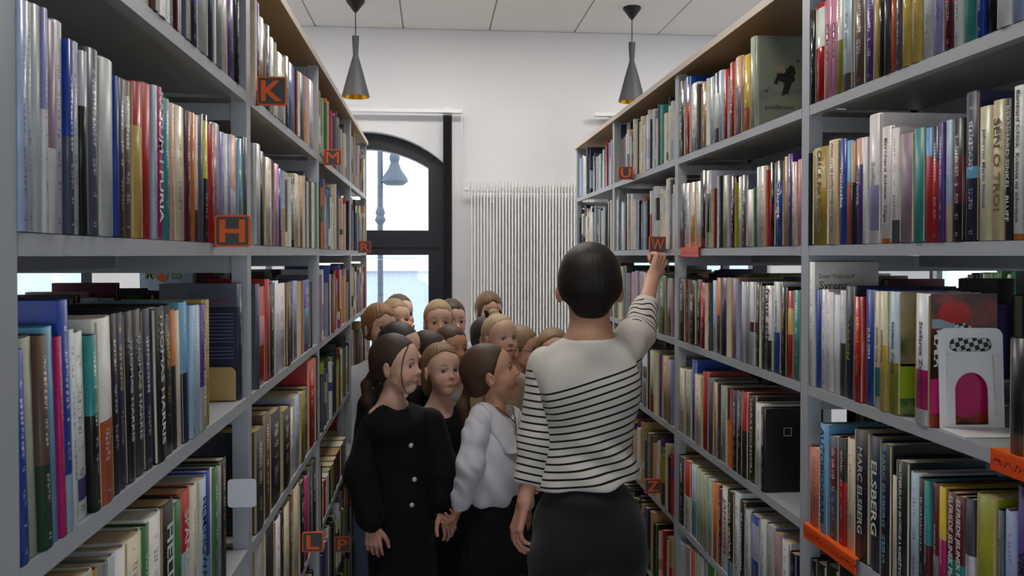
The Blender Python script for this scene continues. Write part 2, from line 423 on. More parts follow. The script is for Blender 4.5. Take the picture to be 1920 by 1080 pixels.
def book_material():
    m, nt, b = nmat('book_cover')
    N = nt.nodes.new; Lk = nt.links.new
    def attr(n): a = N('ShaderNodeAttribute'); a.attribute_name = n; return a
    a1, a2, a3, ap = attr('Col'), attr('Col2'), attr('Ink'), attr('Par')
    uv = N('ShaderNodeUVMap'); uv.uv_map = 'UVMap'
    sx = N('ShaderNodeSeparateXYZ'); Lk(uv.outputs[0], sx.inputs[0])
    sp = N('ShaderNodeSeparateXYZ'); Lk(ap.outputs['Vector'], sp.inputs[0])
    def math_(op, a, b_, c=None):
        n = N('ShaderNodeMath'); n.operation = op
        for i, v in enumerate([a, b_, c]):
            if v is None: continue
            if isinstance(v, (int, float)): n.inputs[i].default_value = v
            else: Lk(v, n.inputs[i])
        return n.outputs[0]
    u, v = sx.outputs[0], sx.outputs[1]
    band = math_('MULTIPLY', math_('GREATER_THAN', v, sp.outputs[0]), math_('LESS_THAN', v, sp.outputs[1]))
    mix1 = N('ShaderNodeMix'); mix1.data_type = 'RGBA'
    Lk(band, mix1.inputs[0]); Lk(a1.outputs['Color'], mix1.inputs[6]); Lk(a2.outputs['Color'], mix1.inputs[7])
    # printed lettering too small to read: blotches in two runs down the spine
    cb = N('ShaderNodeCombineXYZ')
    Lk(math_('MULTIPLY', u, 9.0), cb.inputs[0]); Lk(math_('MULTIPLY', v, 95.0), cb.inputs[1]); Lk(math_('MULTIPLY', sp.outputs[2], 37.0), cb.inputs[2])
    nz = N('ShaderNodeTexNoise'); nz.inputs['Scale'].default_value = 1.0; nz.inputs['Detail'].default_value = 0
    Lk(cb.outputs[0], nz.inputs['Vector'])
    gap = math_('GREATER_THAN', math_('FRACT', math_('MULTIPLY', v, 36.0), 0), .24)
    wd = N('ShaderNodeTexNoise'); wd.noise_dimensions = '1D'; wd.inputs['Scale'].default_value = 9; wd.inputs['Detail'].default_value = 0
    Lk(math_('ADD', v, math_('MULTIPLY', sp.outputs[2], 53.0)), wd.inputs['W'])
    glyph = math_('MULTIPLY', math_('GREATER_THAN', nz.outputs['Fac'], .48), math_('MULTIPLY', gap, math_('GREATER_THAN', wd.outputs['Fac'], .40)))
    inu = math_('LESS_THAN', math_('ABSOLUTE', math_('SUBTRACT', u, .5), 0), .15)
    s1 = math_('ADD', math_('MULTIPLY', sp.outputs[2], .12), .40)
    run1 = math_('MULTIPLY', math_('GREATER_THAN', v, s1), math_('LESS_THAN', v, math_('ADD', s1, .42)))
    run2 = math_('MULTIPLY', math_('GREATER_THAN', v, math_('SUBTRACT', s1, .27)), math_('LESS_THAN', v, math_('SUBTRACT', s1, .06)))
    logo = math_('MULTIPLY', math_('GREATER_THAN', v, .045), math_('LESS_THAN', v, .075))
    runs = math_('MINIMUM', math_('ADD', math_('ADD', run1, run2), logo), 1)
    tm = math_('MULTIPLY', math_('MULTIPLY', glyph, inu), math_('MULTIPLY', runs, a3.outputs['Alpha']))
    mix2 = N('ShaderNodeMix'); mix2.data_type = 'RGBA'
    Lk(tm, mix2.inputs[0]); Lk(mix1.outputs[2], mix2.inputs[6]); Lk(a3.outputs['Color'], mix2.inputs[7])
    # handling wear
    tc = N('ShaderNodeTexCoord')
    n2 = N('ShaderNodeTexNoise'); n2.inputs['Scale'].default_value = 22; n2.inputs['Detail'].default_value = 5
    Lk(tc.outputs['Object'], n2.inputs['Vector'])
    mr = N('ShaderNodeMapRange'); mr.inputs[1].default_value = .3; mr.inputs[2].default_value = .7; mr.inputs[3].default_value = .82; mr.inputs[4].default_value = 1.1
    Lk(n2.outputs['Fac'], mr.inputs[0])
    mul = N('ShaderNodeMix'); mul.data_type = 'RGBA'; mul.blend_type = 'MULTIPLY'; mul.inputs[0].default_value = 1
    Lk(mix2.outputs[2], mul.inputs[6]); Lk(mr.outputs[0], mul.inputs[7])
    Lk(mul.outputs[2], b.inputs['Base Color'])
    Lk(a2.outputs['Alpha'], b.inputs['Roughness'])
    n3 = N('ShaderNodeTexNoise'); n3.inputs['Scale'].default_value = 26; n3.inputs['Detail'].default_value = 2
    mp = N('ShaderNodeMapping'); mp.inputs['Scale'].default_value = (1, 1, .35); Lk(tc.outputs['Object'], mp.inputs[0]); Lk(mp.outputs[0], n3.inputs['Vector'])
    bp = N('ShaderNodeBump'); bp.inputs['Strength'].default_value = .22; bp.inputs['Distance'].default_value = .006
    Lk(n3.outputs['Fac'], bp.inputs['Height']); Lk(bp.outputs['Normal'], b.inputs['Normal'])
    return m
M['book'] = book_material()
def pages_mat():
    m, nt, b = nmat('book_pages')
    tc = nt.nodes.new('ShaderNodeTexCoord'); mp = nt.nodes.new('ShaderNodeMapping'); mp.inputs['Scale'].default_value = (6, 900, 6)
    nz = nt.nodes.new('ShaderNodeTexNoise'); nz.inputs['Scale'].default_value = 1.0; nz.inputs['Detail'].default_value = 2
    at = nt.nodes.new('ShaderNodeAttribute'); at.attribute_name = 'Col'
    mr = nt.nodes.new('ShaderNodeMapRange'); mr.inputs[3].default_value = .72; mr.inputs[4].default_value = 1.12
    mul = nt.nodes.new('ShaderNodeMix'); mul.data_type = 'RGBA'; mul.blend_type = 'MULTIPLY'; mul.inputs[0].default_value = 1
    L = nt.links.new
    L(tc.outputs['Object'], mp.inputs[0]); L(mp.outputs[0], nz.inputs['Vector']); L(nz.outputs['Fac'], mr.inputs[0])
    L(at.outputs['Color'], mul.inputs[6]); L(mr.outputs[0], mul.inputs[7]); L(mul.outputs[2], b.inputs['Base Color'])
    b.inputs['Roughness'].default_value = .85
    return m
M['pages'] = pages_mat()

def cover_geo(s, D, Tk, H, rnd=.35):
    """U-shaped cover: outer profile round the spine, extruded to height H. returns verts, faces, uvs per face corner"""
    h = Tk / 2; t = min(.0022, Tk * .12); q = min(.006, h * rnd)
    prof = [(D, -h), (q * 1.2, -h), (q * .35, -h * .72), (0, 0), (q * .35, h * .72), (q * 1.2, h), (D, h)]
    inn = [(D, -h + t), (q * 1.2 + t * .5, -h + t), (q * .35 + t, -h * .68), (t, 0), (q * .35 + t, h * .68), (q * 1.2 + t * .5, h - t), (D, h - t)]
    n = len(prof); V = []
    for P in (prof, inn):
        for z in (0, H):
            V += [(s * x, y, z) for x, y in P]
    o0, o1, i0, i1 = 0, n, 2 * n, 3 * n
    Fc = []; UV = []
    us = [-1, 0, .14, .5, .86, 1, 2]
    if s > 0: us = [-1, 1, .86, .5, .14, 0, 2]
    for k in range(n - 1):
        flat = k in (0, n - 2)
        q4 = [o0 + k, o0 + k + 1, o1 + k + 1, o1 + k]
        uu = [-1, -1, -1, -1] if flat else [us[k], us[k + 1], us[k + 1], us[k]]
        uvq = list(zip(uu, [0, 0, 1, 1]))
        if s > 0: q4 = q4[::-1]; uvq = uvq[::-1]
        # profile runs front(-y) -> spine -> back; orient outwards
        Fc.append(q4[::-1]); UV.append(uvq[::-1])
        top = [o1 + k, o1 + k + 1, i1 + k + 1, i1 + k]; bot = [o0 + k, i0 + k, i0 + k + 1, o0 + k + 1]
        if s > 0: top = top[::-1]; bot = bot[::-1]
        Fc.append(top[::-1]); UV.append([(-1, .99)] * 4); Fc.append(bot[::-1]); UV.append([(-1, .01)] * 4)
    for k in (0, n - 1):
        Fc.append([o0 + k, i0 + k, i1 + k, o1 + k]); UV.append([(-1, .5)] * 4)
    return V, Fc, UV
def page_geo(s, D, Tk, H):
    h = Tk / 2; t = min(.0022, Tk * .12)
    b = MB().box(s * (t + .001), s * (D - .004), -h + t, h - t, .002, H - .003)
    return b.v, b.f

def set_attrs(me, n, col, col2, ink, par):
    for nm, val in (('Col', col), ('Col2', col2), ('Ink', ink)):
        a = me.attributes.new(nm, 'FLOAT_COLOR', 'POINT')
        a.data.foreach_set('color', np.asarray(val, np.float32).ravel() if np.ndim(val) == 2 else np.tile(np.asarray(val, np.float32), n))
    a = me.attributes.new('Par', 'FLOAT_VECTOR', 'POINT')
    a.data.foreach_set('vector', np.asarray(par, np.float32).ravel() if np.ndim(par) == 2 else np.tile(np.asarray(par, np.float32), n))
def set_uv(me, uvs):
    l = me.uv_layers.new(name='UVMap')
    l.data.foreach_set('uv', np.asarray([c for f in uvs for c in f], np.float32).ravel())

rng = random.Random(11)
BOOKS = []        # every book as a spec; the largest in view become objects, the rest one mass
def add_book(row, s, xf, y0, y1, z, H, col, text=None, ink=None, band=None, lean=0, D=None, inset=0, gloss=None, px=0, special=None):
    BOOKS.append(dict(row=row, s=s, xf=xf, y0=min(y0, y1), y1=max(y0, y1), z=z, H=H, col=col, text=text, ink=ink, band=band, lean=lean,
                      D=D or rng.uniform(.125, .16), inset=inset, gloss=gloss, seed=rng.random(), special=special))

# rows read from the photograph: start u, then "u_end colour y_top [text]" along the spine edges
ROWS = {}
def row(key, side, lev, start, spec, gloss=.3, ptop=None, bay=None):
    ROWS[key] = (side, lev, start, spec, gloss)
row('LA1','L',6,196,"215 cream -;243 green -;262 tan -;289 sage -;297 brown -;315 white -;323 white -;332 darkgrey -;337 maroon -;348 black -;358 slate -;372 blue -|b:navy:.0:.3;390 silver -;403 navy -;406 white -;419 grey -;430 white -;444 purple -;450 black -", .3)
row('LA2','L',5,33,"50 paleblue 3;63 silver 8;79 silver 14;88 white 20|b:lavender:.55:1;106 mauve 44|b:white:0:.4;125 silver 44;137 blue 78|b:slate:0:.5;152 silver 82;164 black 100|b:silver:.7:1;187 slate 96;215 silver 114;222 blue 146;235 darkgrey 150;252 brown 155|b:grey:.7:.9;271 gold 158|b:red:.72:1;290 red 160;297 paleblue 163;312 magenta 166|!FATUM I FURIA#white;323 teal 188;331 peach 196;351 cream 202;360 maroon 211;368 orange 214;375 cream 218|b:darkgrey:0:.25;384 slate 219;394 black 218|b:yellow:.5:.95;402 red 236;417 grey 234|b:mauve:.2:.9;423 lavender 250;429 white 253;435 lavender 254;447 white 256|b:peach:.5:1;455 sky 262;458 olive 262;464 slate 260;470 black 261;475 black 260", .3)
row('LA3','L',4,40,"58 blue 655;80 sage 632;97 brown 628|b:darkgreen:0:.4;114 sky 612;123 magenta 630|;140 blue 562|b:paleblue:0:.25;150 white 617;176 white 622|b:purple:.1:.22;189 teal 628|b:black:0:.55;217 rust 595|b:white:.45:1;230 black 588;245 navy 586;262 black 583|THOMAS HARRIS#silver;279 darkgrey 580|THOMAS HARRIS#silver;295 navy 578;315 black 575|THOMAS HARRIS#white;332 black 572;340 orange 580|b:black:0:.6;347 cream 582;358 sky 566|b:navy:0:.5;366 paleblue 574;375 paleblue 573;388 purple 572|DOM O SIEDMIU SZCZYTACH#white|b:silver:0:.35;398 gold 563", .4)
row('LA4','L',3,150,"172 cream 1078;190 tan 1075;206 grey 1060;222 white 1048;238 white 1031;270 white 1008|b:cream:.4:1;280 green 990;305 white 968;328 black 944|!HELLERN#white;344 olive 942|b:green:0:1;362 red 922|!SPANGBERG#white|b:paleblue:0:.6;371 cream 912;386 paleblue 900|!HEMINGWAY#navy;395 blue 885|b:sky:0:.4;400 cream 880;408 green 878;417 grey 876;428 black 862", .4)
row('LB1','L',6,481,"484 cream 0;491 purple 10;499 tan 38|b:white:.5:1;507 slate 52;514 white 75;520 sage 84;535 white 106|b:tan:.75:1;543 darkgrey 110;555 blue 124;558 maroon 135;564 cream 138;575 black 143;581 orange 148|b:pink:.5:1;589 white 155", .3)
row('LB2','L',5,479,"488 silver 272;497 black 286;510 cream 298;515 purple 302;524 pink 309;531 blue 318;537 tan 322|b:paleblue:.5:1;542 cream 325|b:brown:.2:.9;547 white 333;554 black 334|b:grey:.1:.9;562 cream 328;569 tan 333;573 cream 331;577 navy 323;581 silver 342;584 black 342;591 white 343;597 green 345", .3)
row('LB3','L',4,482,"487 slate 533;503 red 538|b:pink:.4:.7;508 red 524;517 navy 532;524 white 527;539 white 532;546 brown 530;554 navy 528;562 lavender 527;567 cream 528;573 rust 528;584 blue 525|b:sky:.1:.6;588 black 530", .4)
row('LB4','L',3,479,"496 darkgrey 805;508 brown 775;530 black 772;546 black 768;553 white 765;564 paleblue 742;573 olive 737;580 darkgrey 727;592 red 674;598 darkgrey 668", .4)
row('LB5','L',2,482,"497 grey 1000;515 black 985;525 white 975;532 black 962;543 cream 950;550 brown 937;561 cream 913;571 black 905;578 magenta 898;581 lavender 896;587 slate 880;597 darkgrey 866", .4)
row('LC5','L',2,602,"607 cream 950;612 red 940;617 white 935;622 darkgreen 928;627 olive 920;632 maroon 910;640 maroon 893;646 brown 880;650 grey 876", .4)
row('RN1','R',6,1512,"1519 black 26;1539 red 12|b:white:.55:.95;1551 pink -|!COCO#black;1563 pink -|!COCO#black;1572 olive -|b:white:.5:1;1591 paleblue -|Zabij mnie#slate|b:slate:0:.15;1614 brown -;1631 purple -;1640 gold -;1652 black -;1663 darkgrey -;1675 rust -;1684 slate -;1701 gold -;1720 gold -|b:olive:.5:1;1740 silver -;1764 lavender -;1780 red -|b:maroon:0:.35;1796 white -;1825 teal -|b:peach:.6:1;1839 blue -;1863 black -;1894 white -;1915 lavender -;1955 cream -;1990 blue -", .18)
row('RN2','R',5,1511,"1514 black 290;1546 mustard 279|CRECK NA RAZZUK#brown;1567 beige 265|CHARLOTTE ROTH ŻYCIE OD NOWA#slate;1579 blue 264|!Pianistka#white;1590 rust 266|b:sky:.6:1;1598 black 268|ALE NINO#white|b:tan:.6:1;1613 purple 262|!Safona#lavender|b:peach:.75:1;1621 white 260|suzanna poza siebie#red;1644 white 217|Sofia#grey|b:lavender:.1:.45;1666 white 240|Bernhard Schlink  Olga#black|b:orange:0:.04;1680 white 243|b:slate:0:.2;1708 mauve 253;1730 teal 243;1744 red 242|b:sky:.75:1;1757 red 240|b:navy:.7:1;1767 purple 233;1780 paleblue 228|W. G. SEBALD#grey|b:beige:0:.3;1802 black 225|b:maroon:.3:.7;1829 navy 175|b:sky:.42:.5;1854 cream 202|Johannes Mario Simmel#blue;1879 beige 190|!SEN O TROI#brown;1893 black 187|!BERNHARD SINKEL  BLUFF#white;1917 white 163|Bernhard Schlink  Kobieta na schodach#darkgrey|b:orange:0:.04;1930 black 170;1965 cream 150;2000 red 140", .35)
row('RN3','R',4,1511,"1520 white 492;1529 blue 543;1541 white 543;1553 white 548;1566 white 553;1577 silver 545|b:darkgrey:0:.5;1596 navy 537|BABILON#olive;1614 red 557;1633 blue 544|JULI ZEH#white;1648 cream 547|Stefanie Zweig#brown|b:teal:.1:.35;1662 gold 547|Stefanie Zweig#brown|b:cream:.55:1;1685 olive 548|Stefanie Zweig#darkgrey|b:paleblue:.42:1", .35)
row('RN4','R',3,1506,"1528 salmon 837;1542 sky 792|!AUTOBIOGRAFII#navy;1560 slate 815|b:maroon:.5:.9;1573 red 818|b:black:.6:1;1590 cream 820;1620 black 805|MARC ELSBERG#silver;1642 navy 817|!ELSBERG#white;1664 black 830|MARC ELSBERG  ZERO#sky;1672 cream 890|Christine Grün#orange;1698 black 862|GÜTERSLOH SŁOŃCE I KSIĘŻYC#white;1717 paleblue 885;1728 black 895;1738 maroon 900|ELFRIEDE JELINEK AMATORKI#white|b:teal:.5:1;1751 grey 905|ELFRIEDE JELINEK#white|b:maroon:.45:1;1764 magenta 912|ELFRIEDE JELINEK#white|b:yellow:.6:1;1786 teal 922|!ELFRIEDE JELINEK PIANISTKA#white|b:maroon:.5:1;1807 teal 930|!ELFRIEDE JELINEK PIANISTKA#white|b:maroon:.5:1;1824 silver 935|ELFRIEDE JELINEK WYKLUCZENI#darkgrey|b:darkgrey:.6:1;1863 olive 930;1875 slate 958;1899 lavender 960;1925 purple 915|!VIRUS#black;1960 blue 950;2000 cream 930", .4)
row('RN5','R',2,1506,"1520 black 1046;1540 black 1052;1565 red 1058|b:black:.6:1;1600 black 1064;1650 cream 1075;1700 navy 1090", .45)
row('RM1','R',6,1262,"1273 black 160|!CIEŃ GÓRY#silver;1284 red 152|b:blue:.65:1;1298 white 163|b:lavender:0:.2;1304 black 165;1317 tan 162;1322 white 153;1330 silver 150;1341 slate 142|b:white:.2:.7;1350 paleblue 137;1358 red 135;1363 grey 148;1374 red 121|!PLON#peach;1388 mauve 110|b:peach:.6:1;1403 yellow 106|b:orange:.0:.3;1414 sage 72", .24)
row('RM2','R',5,1266,"1279 slate 347;1288 white 346|!WIŚNI#maroon;1298 cream 344|b:gold:.1:.5;1308 white 342;1319 black 322;1326 silver 322|b:navy:.2:.7;1334 tan 357;1338 maroon 355;1344 silver 332;1349 black 332;1360 sage 331;1366 mauve 330;1375 black 332;1379 olive 345;1386 cream 333;1397 slate 330;1410 white 357;1414 green 352;1422 silver 315;1433 cream 313;1439 red 320;1450 black 306|b:maroon:.3:.5;1467 blue 303|!Okręt#white|b:navy:.75:1;1477 tan 295;1485 purple 290;1493 cream 305;1500 pink 300", .24)
row('RM3','R',4,1265,"1277 darkgrey 522;1283 maroon 522;1297 black 525;1306 black 524;1316 red 530;1322 cream 531;1328 darkgrey 531;1335 paleblue 526;1344 brown 521|b:orange:.5:1;1358 navy 521;1364 cream 521;1374 mauve 523;1380 lavender 532;1386 blue 530;1393 silver 529;1400 grey 529;1411 silver 529|b:maroon:.4:.52;1420 black 532;1423 cream 537;1430 darkgrey 537;1445 white 536|!franz schron#black|b:darkgreen:0:.36;1460 silver 529|KSIĘGA SNÓW#slate|b:blue:0:.45;1472 black 539;1484 red 546|b:gold:.5:.8;1498 teal 545", .35)
row('RM4','R',3,1262,"1274 cream 687;1286 sage 690;1294 blue 671;1309 cream 700;1320 red 695;1331 slate 706;1338 peach 715;1342 darkgrey 718;1353 grey 722|GÜNTER GRASS#white;1357 cream 724;1362 orange 727|b:darkgrey:.6:1;1368 rust 728;1378 black 731|b:navy:.5:1;1387 black 734|b:slate:.6:1;1399 black 735|b:red:.55:1;1413 black 742|HARATISCHWILI#silver;1427 white 757;1435 black 766", .4)
row('RM5','R',2,1262,"1274 black 850;1285 white 858|b:red:.5:1;1296 paleblue 866|b:sky:0:.5;1304 sage 873;1312 sage 880;1320 sage 886;1329 sage 893;1338 orange 902;1345 maroon 912;1358 white 910|!JANOSCH#red;1371 black 918|!POD SKÓRĄ#white|b:sky:0:.2;1381 white 920;1391 black 937|!Montecristo#white;1403 silver 955;1421 blue 965|b:lavender:.5:.9;1435 silver 975;1450 grey 985;1464 mauve 1000;1480 silver 1015;1493 navy 1040", .45)
row('RM6','R',1,1262,"1275 silver 1010;1287 grey 1018;1297 salmon 1026;1312 silver 1036;1322 grey 1044;1340 green 1058;1360 cream 1070", .5)
row('RO3','R',4,1158,"1166 cream 500;1171 darkgreen 498;1178 slate 512;1183 purple 512;1189 pink 510;1195 lavender 508;1205 mauve 510;1213 white 512;1220 paleblue 515;1226 salmon 518;1232 silver 520;1246 green 517;1256 mauve 522", .3)
row('RO4','R',3,1190,"1197 darkgreen 655;1203 navy 655;1213 paleblue 655|b:slate:.5:.7;1218 black 655;1226 sage 658|b:rust:0:.3;1233 cream 662;1240 purple 665;1250 gold 668;1258 lavender 674", .35)

POSTS = {'L': LP, 'R': RP}
BAYS = {'LA': (LP[1], LP[2]), 'LB': (LP[2], LP[3]), 'LC': (LP[3], LP[4]), 'LD': (LP[4], LP[5]), 'RN': (RP[1], RP[2]), 'RM': (RP[2], RP[3]), 'RO': (RP[3], RP[4]), 'RP': (RP[4], RP[5])}
USED = {}
for key, (side, lev, start, spec, gloss) in ROWS.items():
    X = XL if side == 'L' else XR; s = -1 if side == 'L' else 1
    z = LEVEL[lev]; lo, hi = BAYS[key[:2]]; lo += .0195; hi -= .0195
    u0 = start; yprev = on_x(u0, 478, X).y
    uend = float(spec.split(';')[-1].split()[0]); yend = on_x(uend, 478, X).y
    ysq = lambda y: y
    if side == 'R' and yprev > hi: ysq = lambda y, a=yprev, e=max(yend, lo): y if y < e else e + (y - e) * (hi - e) / (a - e)
    yprev = ysq(yprev)
    lo_y, hi_y = 9, -9
    for k, item in enumerate(spec.split(';')):
        parts = item.split('|'); u1, col, yt = parts[0].split()
        u1 = float(u1); text = ink = None; band = None
        for p_ in parts[1:]:
            if p_.startswith('b:'):
                _, bc, b0, b1 = p_.split(':'); band = (bc, float(b0), float(b1))
            elif p_:
                text, ink = p_.split('#')
        y1 = ysq(on_x(u1, 478, X).y)
        a, b_ = min(yprev, y1), max(yprev, y1)
        a, b_ = max(a, lo), min(b_, hi); yprev = y1
        if b_ - a < .003: continue
        if yt == '-': H = rng.uniform(.195, .215)
        else: H = on_x((u0 + u1) / 2 if side == 'L' else (u0 + u1) / 2, float(yt), X).z - z
        u0 = u1
        H = max(.12, min(H, .278))
        lean = 0
        inset = rng.uniform(-.004, .001) if lev > 4 else rng.uniform(-.002, .005)
        add_book(key, s, X + s * inset, a + .0006, b_ - .0006, z + .001, H, col, text, ink, band, lean, gloss=gloss + rng.uniform(-.05, .12), special=(key, k))
        lo_y, hi_y = min(lo_y, a), max(hi_y, b_)
    USED[key] = (lo_y, hi_y)

# the remaining rows are filled bay by bay
ALLC = list(PAL)
BRIGHT = ['white','white','silver','paleblue','cream','white','silver','lavender','slate','paleblue','black','navy','beige','red','teal']
MIXED = ['white','cream','cream','silver','grey','slate','darkgrey','black','black','black','navy','blue','sky','lavender','purple','mauve','red','red','maroon','rust','orange','gold','olive','sage','green','darkgreen','teal','brown','tan','beige','cream','white']
DARKY = ['black','black','darkgrey','brown','maroon','navy','slate','cream','white','grey','darkgreen','red','tan','beige','silver','green','olive','purple']
def fill(key, s, xf, y0, y1, z, pal, gloss, hmean=.205, full=.97):
    y = y0; end = y0 + (y1 - y0) * full
    last = None
    while y < end - .006:
        t = min(max(.007, rng.gauss(.023, .010)), .05, end - y)
        c = rng.choice(pal)
        H = min(.275, max(.165, rng.gauss(hmean, .018)))
        band = (rng.choice(pal), *(lambda a: (a, a + rng.uniform(.1, .45)))(rng.uniform(0, .7))) if rng.random() < .35 else None
        add_book(key, s, xf + s * rng.uniform(-.006, .01), y + .0005, y + t - .0005, z + .001, H, c, None, None, band, 0, gloss=gloss + rng.uniform(-.06, .15))
        y += t
for bay, (a, b_) in BAYS.items():
    s = -1 if bay[0] == 'L' else 1; X = XL if s < 0 else XR
    a += .025; b_ -= .025
    for lev in range(7):
        key = bay + str(7 - lev)
        if key in USED:
            lo, hi = USED[key]
            # tail of a row whose farthest or nearest part the list leaves out
            if key in ('LA4', 'LB5', 'LA1', 'LC5') and lo - a > .03: fill(key + 'n', s, X, a, lo - .004, LEVEL[lev], DARKY, .4, .2, .99)
            if key in ('RM6', 'RN5') and lo - a > .03: fill(key + 'n', s, X, a, lo - .004, LEVEL[lev], DARKY, .45, .2, .99)
            if key in ('RO4', 'RO3') and b_ - hi > .03: fill(key + 'f', s, X, hi + .003, b_, LEVEL[lev], MIXED, .35, .2, .99)
            continue
        if bay in ('RO', 'RP') and lev >= 5: pal, g = BRIGHT + MIXED[:8], .2
        elif lev >= 4: pal, g = MIXED, .28
        else: pal, g = DARKY, .45
        fill(key, s, X, a, b_, LEVEL[lev], pal, g, .205 if lev < 6 else .195, rng.uniform(.9, .99))
# far sides of the double bookcases and the neighbouring ones, seen through the gaps
for X, s, posts in ((XL - UD, 1, LP[1:]), (XR + UD, -1, RP[1:])):
    for k in range(len(posts) - 1):
        for lev in range(0, 7):
            fill('back', s, X, posts[k] + .03, posts[k + 1] - .03, LEVEL[lev], DARKY, .5, .185, rng.uniform(.6, .95))
for X, s in ((XL - UD - 1.25, -1), (XR + UD + 1.25, 1)):
    for k in range(len(NP) - 1):
        for lev in range(1, 7):
            fill('back', s, X, NP[k] + .03, NP[k + 1] - .03, LEVEL[lev], DARKY, .5, .19, rng.uniform(.7, .97))

# a few books of their own kind: end-of-row covers and leaning volumes
for bk in BOOKS:
    sp = bk['special']
    if sp and sp[0] == 'LA3' and sp[1] < 20: bk['lean'] = R(3.2)
    if sp and sp[0] == 'RM1' and sp[1] == 14: bk['D'] = .175
    if sp and sp[0] == 'RM4' and sp[1] == 17: bk['D'] = .15
    if sp and sp[0] == 'RN3' and sp[1] == 0: bk['D'] = .145; bk['lean'] = 0
    if sp and sp[0] == 'RN2' and sp[1] == 8: bk['D'] = .17
ya = on_x(1716, 700, XR).y; yb = on_x(1744, 700, XR).y
add_book('RN3', 1, XR - .004, yb, ya, LEVEL[4] + .001, on_x(1728, 551, XR).z - LEVEL[4], 'white', 'Stefanie Zweig', 'darkgrey', ('magenta', .12, .42), 0, D=.118, gloss=.35, special=('RN3', 12))
ya = on_x(1893, 750, XR).y; yb = on_x(1925, 750, XR).y
add_book('RN3', 1, XR - .004, yb, ya, LEVEL[4] + .001, .165, 'black', None, None, ('brown', 0, .2), 0, D=.14, gloss=.35, special=('RN3', 13))
# blue volume at the end of the third left shelf, its back cover to the aisle
add_book('LA3', -1, XL - .006, LP[2] - .055, LP[2] - .028, LEVEL[4] + .001, on_x(440, 535, XL).z - LEVEL[4], 'slate', None, None, ('navy', .0, .8), 0, D=.15, gloss=.4, special=('LA3', 40))
add_book('LD4', -1, XL + .022, LP[5] - .060, LP[5] - .048, LEVEL[3] + .001, .208, 'peach', None, None, ('white', 0, .3), 0, D=.16, gloss=.5, special=('LD4', 0))
# bright volume with a printed cover on the far side of the same shelf
jy = on_x(314, 500, -.816).y
add_book('back', 1, XL - UD, jy - .02, jy + .02, LEVEL[4] + .001, .262, 'paleblue', None, None, ('white', .3, .6), 0, D=.16, gloss=.4, special=('JOJO', 0))

def area_px(bk):
    pts = []
    x = bk['xf']
    for y in (bk['y0'], bk['y1']):
        for z in (bk['z'], bk['z'] + bk['H']):
            p = project((x, y, z))
            if p is None: return 0
            pts.append(p)
    us = [min(max(p[0], 0), 1920) for p in pts]; vs_ = [min(max(p[1], 0), 1080) for p in pts]
    a = (max(us) - min(us)) * (max(vs_) - min(vs_))
    um = (max(us) + min(us)) / 2; vm = (max(vs_) + min(vs_)) / 2
    if 690 < um < 1150 or (1000 < um < 1200 and vm > 640): a *= .05
    if bk['row'] == 'back': a *= .01
    return a
KEEP = {('LD4', 0), ('JOJO', 0), ('RM1', 14), ('RN3', 0), ('RM4', 17), ('RN3', 12), ('RN3', 11), ('LA3', 40)}
order = sorted(range(len(BOOKS)), key=lambda i: -area_px(BOOKS[i]) - (1e6 if BOOKS[i]['special'] in KEEP else 0))
MAIN = set(order[:300])
ORD = {}
byrow = {}
for i, bk in enumerate(BOOKS): byrow.setdefault(bk['row'], []).append(i)
for r_, ids in byrow.items():
    # counted from the far post: right end of the left case, left end of the right case
    ids = sorted(ids, key=lambda i: -BOOKS[i]['y0'])
    for k, i in enumerate(ids): ORD[i] = k + 1
def nth(n):
    return str(n) + ('th' if 10 <= n % 100 <= 20 else {1: 'st', 2: 'nd', 3: 'rd'}.get(n % 10, 'th'))
ROWNAME = {'LA1': 'far left top shelf', 'LA2': 'shelf with the H sign', 'LA3': 'shelf below the H sign', 'LA4': 'second shelf below the H sign',
 'LB1': 'top shelf with the K sign', 'LB2': 'shelf below the K sign', 'LB3': 'second shelf below the K sign', 'LB4': 'third shelf below the K sign', 'LB5': 'shelf of the L sign',
 'LC5': 'shelf of the P sign', 'RN1': 'near right top shelf', 'RN2': 'near right second shelf', 'RN3': 'shelf with white bookend', 'RN4': 'shelf with long orange strip', 'RN5': 'near right lowest shelf',
 'RM1': 'top shelf right of the U sign', 'RM2': 'shelf with the orange tag', 'RM3': 'shelf below the orange tag', 'RM4': 'second shelf below the orange tag', 'RM5': 'third shelf below the orange tag', 'RM6': 'fourth shelf below the orange tag',
 'RO1': 'shelf of the U sign', 'RO2': 'shelf of the W sign', 'RO3': 'shelf below the W sign', 'RO4': 'second shelf below the W sign', 'RP1': 'top shelf by the radiator', 'RP2': 'second shelf by the radiator'}
LC_NAMES = {'LC': 'M sign bay', 'LD': 'R sign bay', 'RO': 'W sign bay', 'RP': 'last right bay', 'RN': 'near right bay', 'RM': 'second right bay', 'LA': 'H sign bay', 'LB': 'K sign bay'}
def row_name(r_):
    k = r_[:3]
    if r_ == k and k in ROWNAME: return ROWNAME[k]
    return nth(int(k[2])) + ' shelf of the ' + LC_NAMES[k[:2]] + {'n': ' near end', 'f': ' far end'}.get(r_[3:], '')

PENDING = []      # lettering, turned into meshes at the end in one go
def lettering(body, parent, mat, origin, xdir, ydir, length, height, name='lettering', align='CENTER', bold=0, shear=0):
    PENDING.append((body, parent, mat, Vector(origin), Vector(xdir), Vector(ydir), length, height, name, bold, shear))
INKM = {}
def ink_mat(c):
    if c not in INKM: INKM[c] = pmat('print_' + c, PALL[c], .5, var=.02)
    return INKM[c]
PAGEC = [srgb(c) for c in ('#c9b48a', '#bfa878', '#d6c9a8', '#d9d2bf', '#b79b68', '#cfc0a0')]

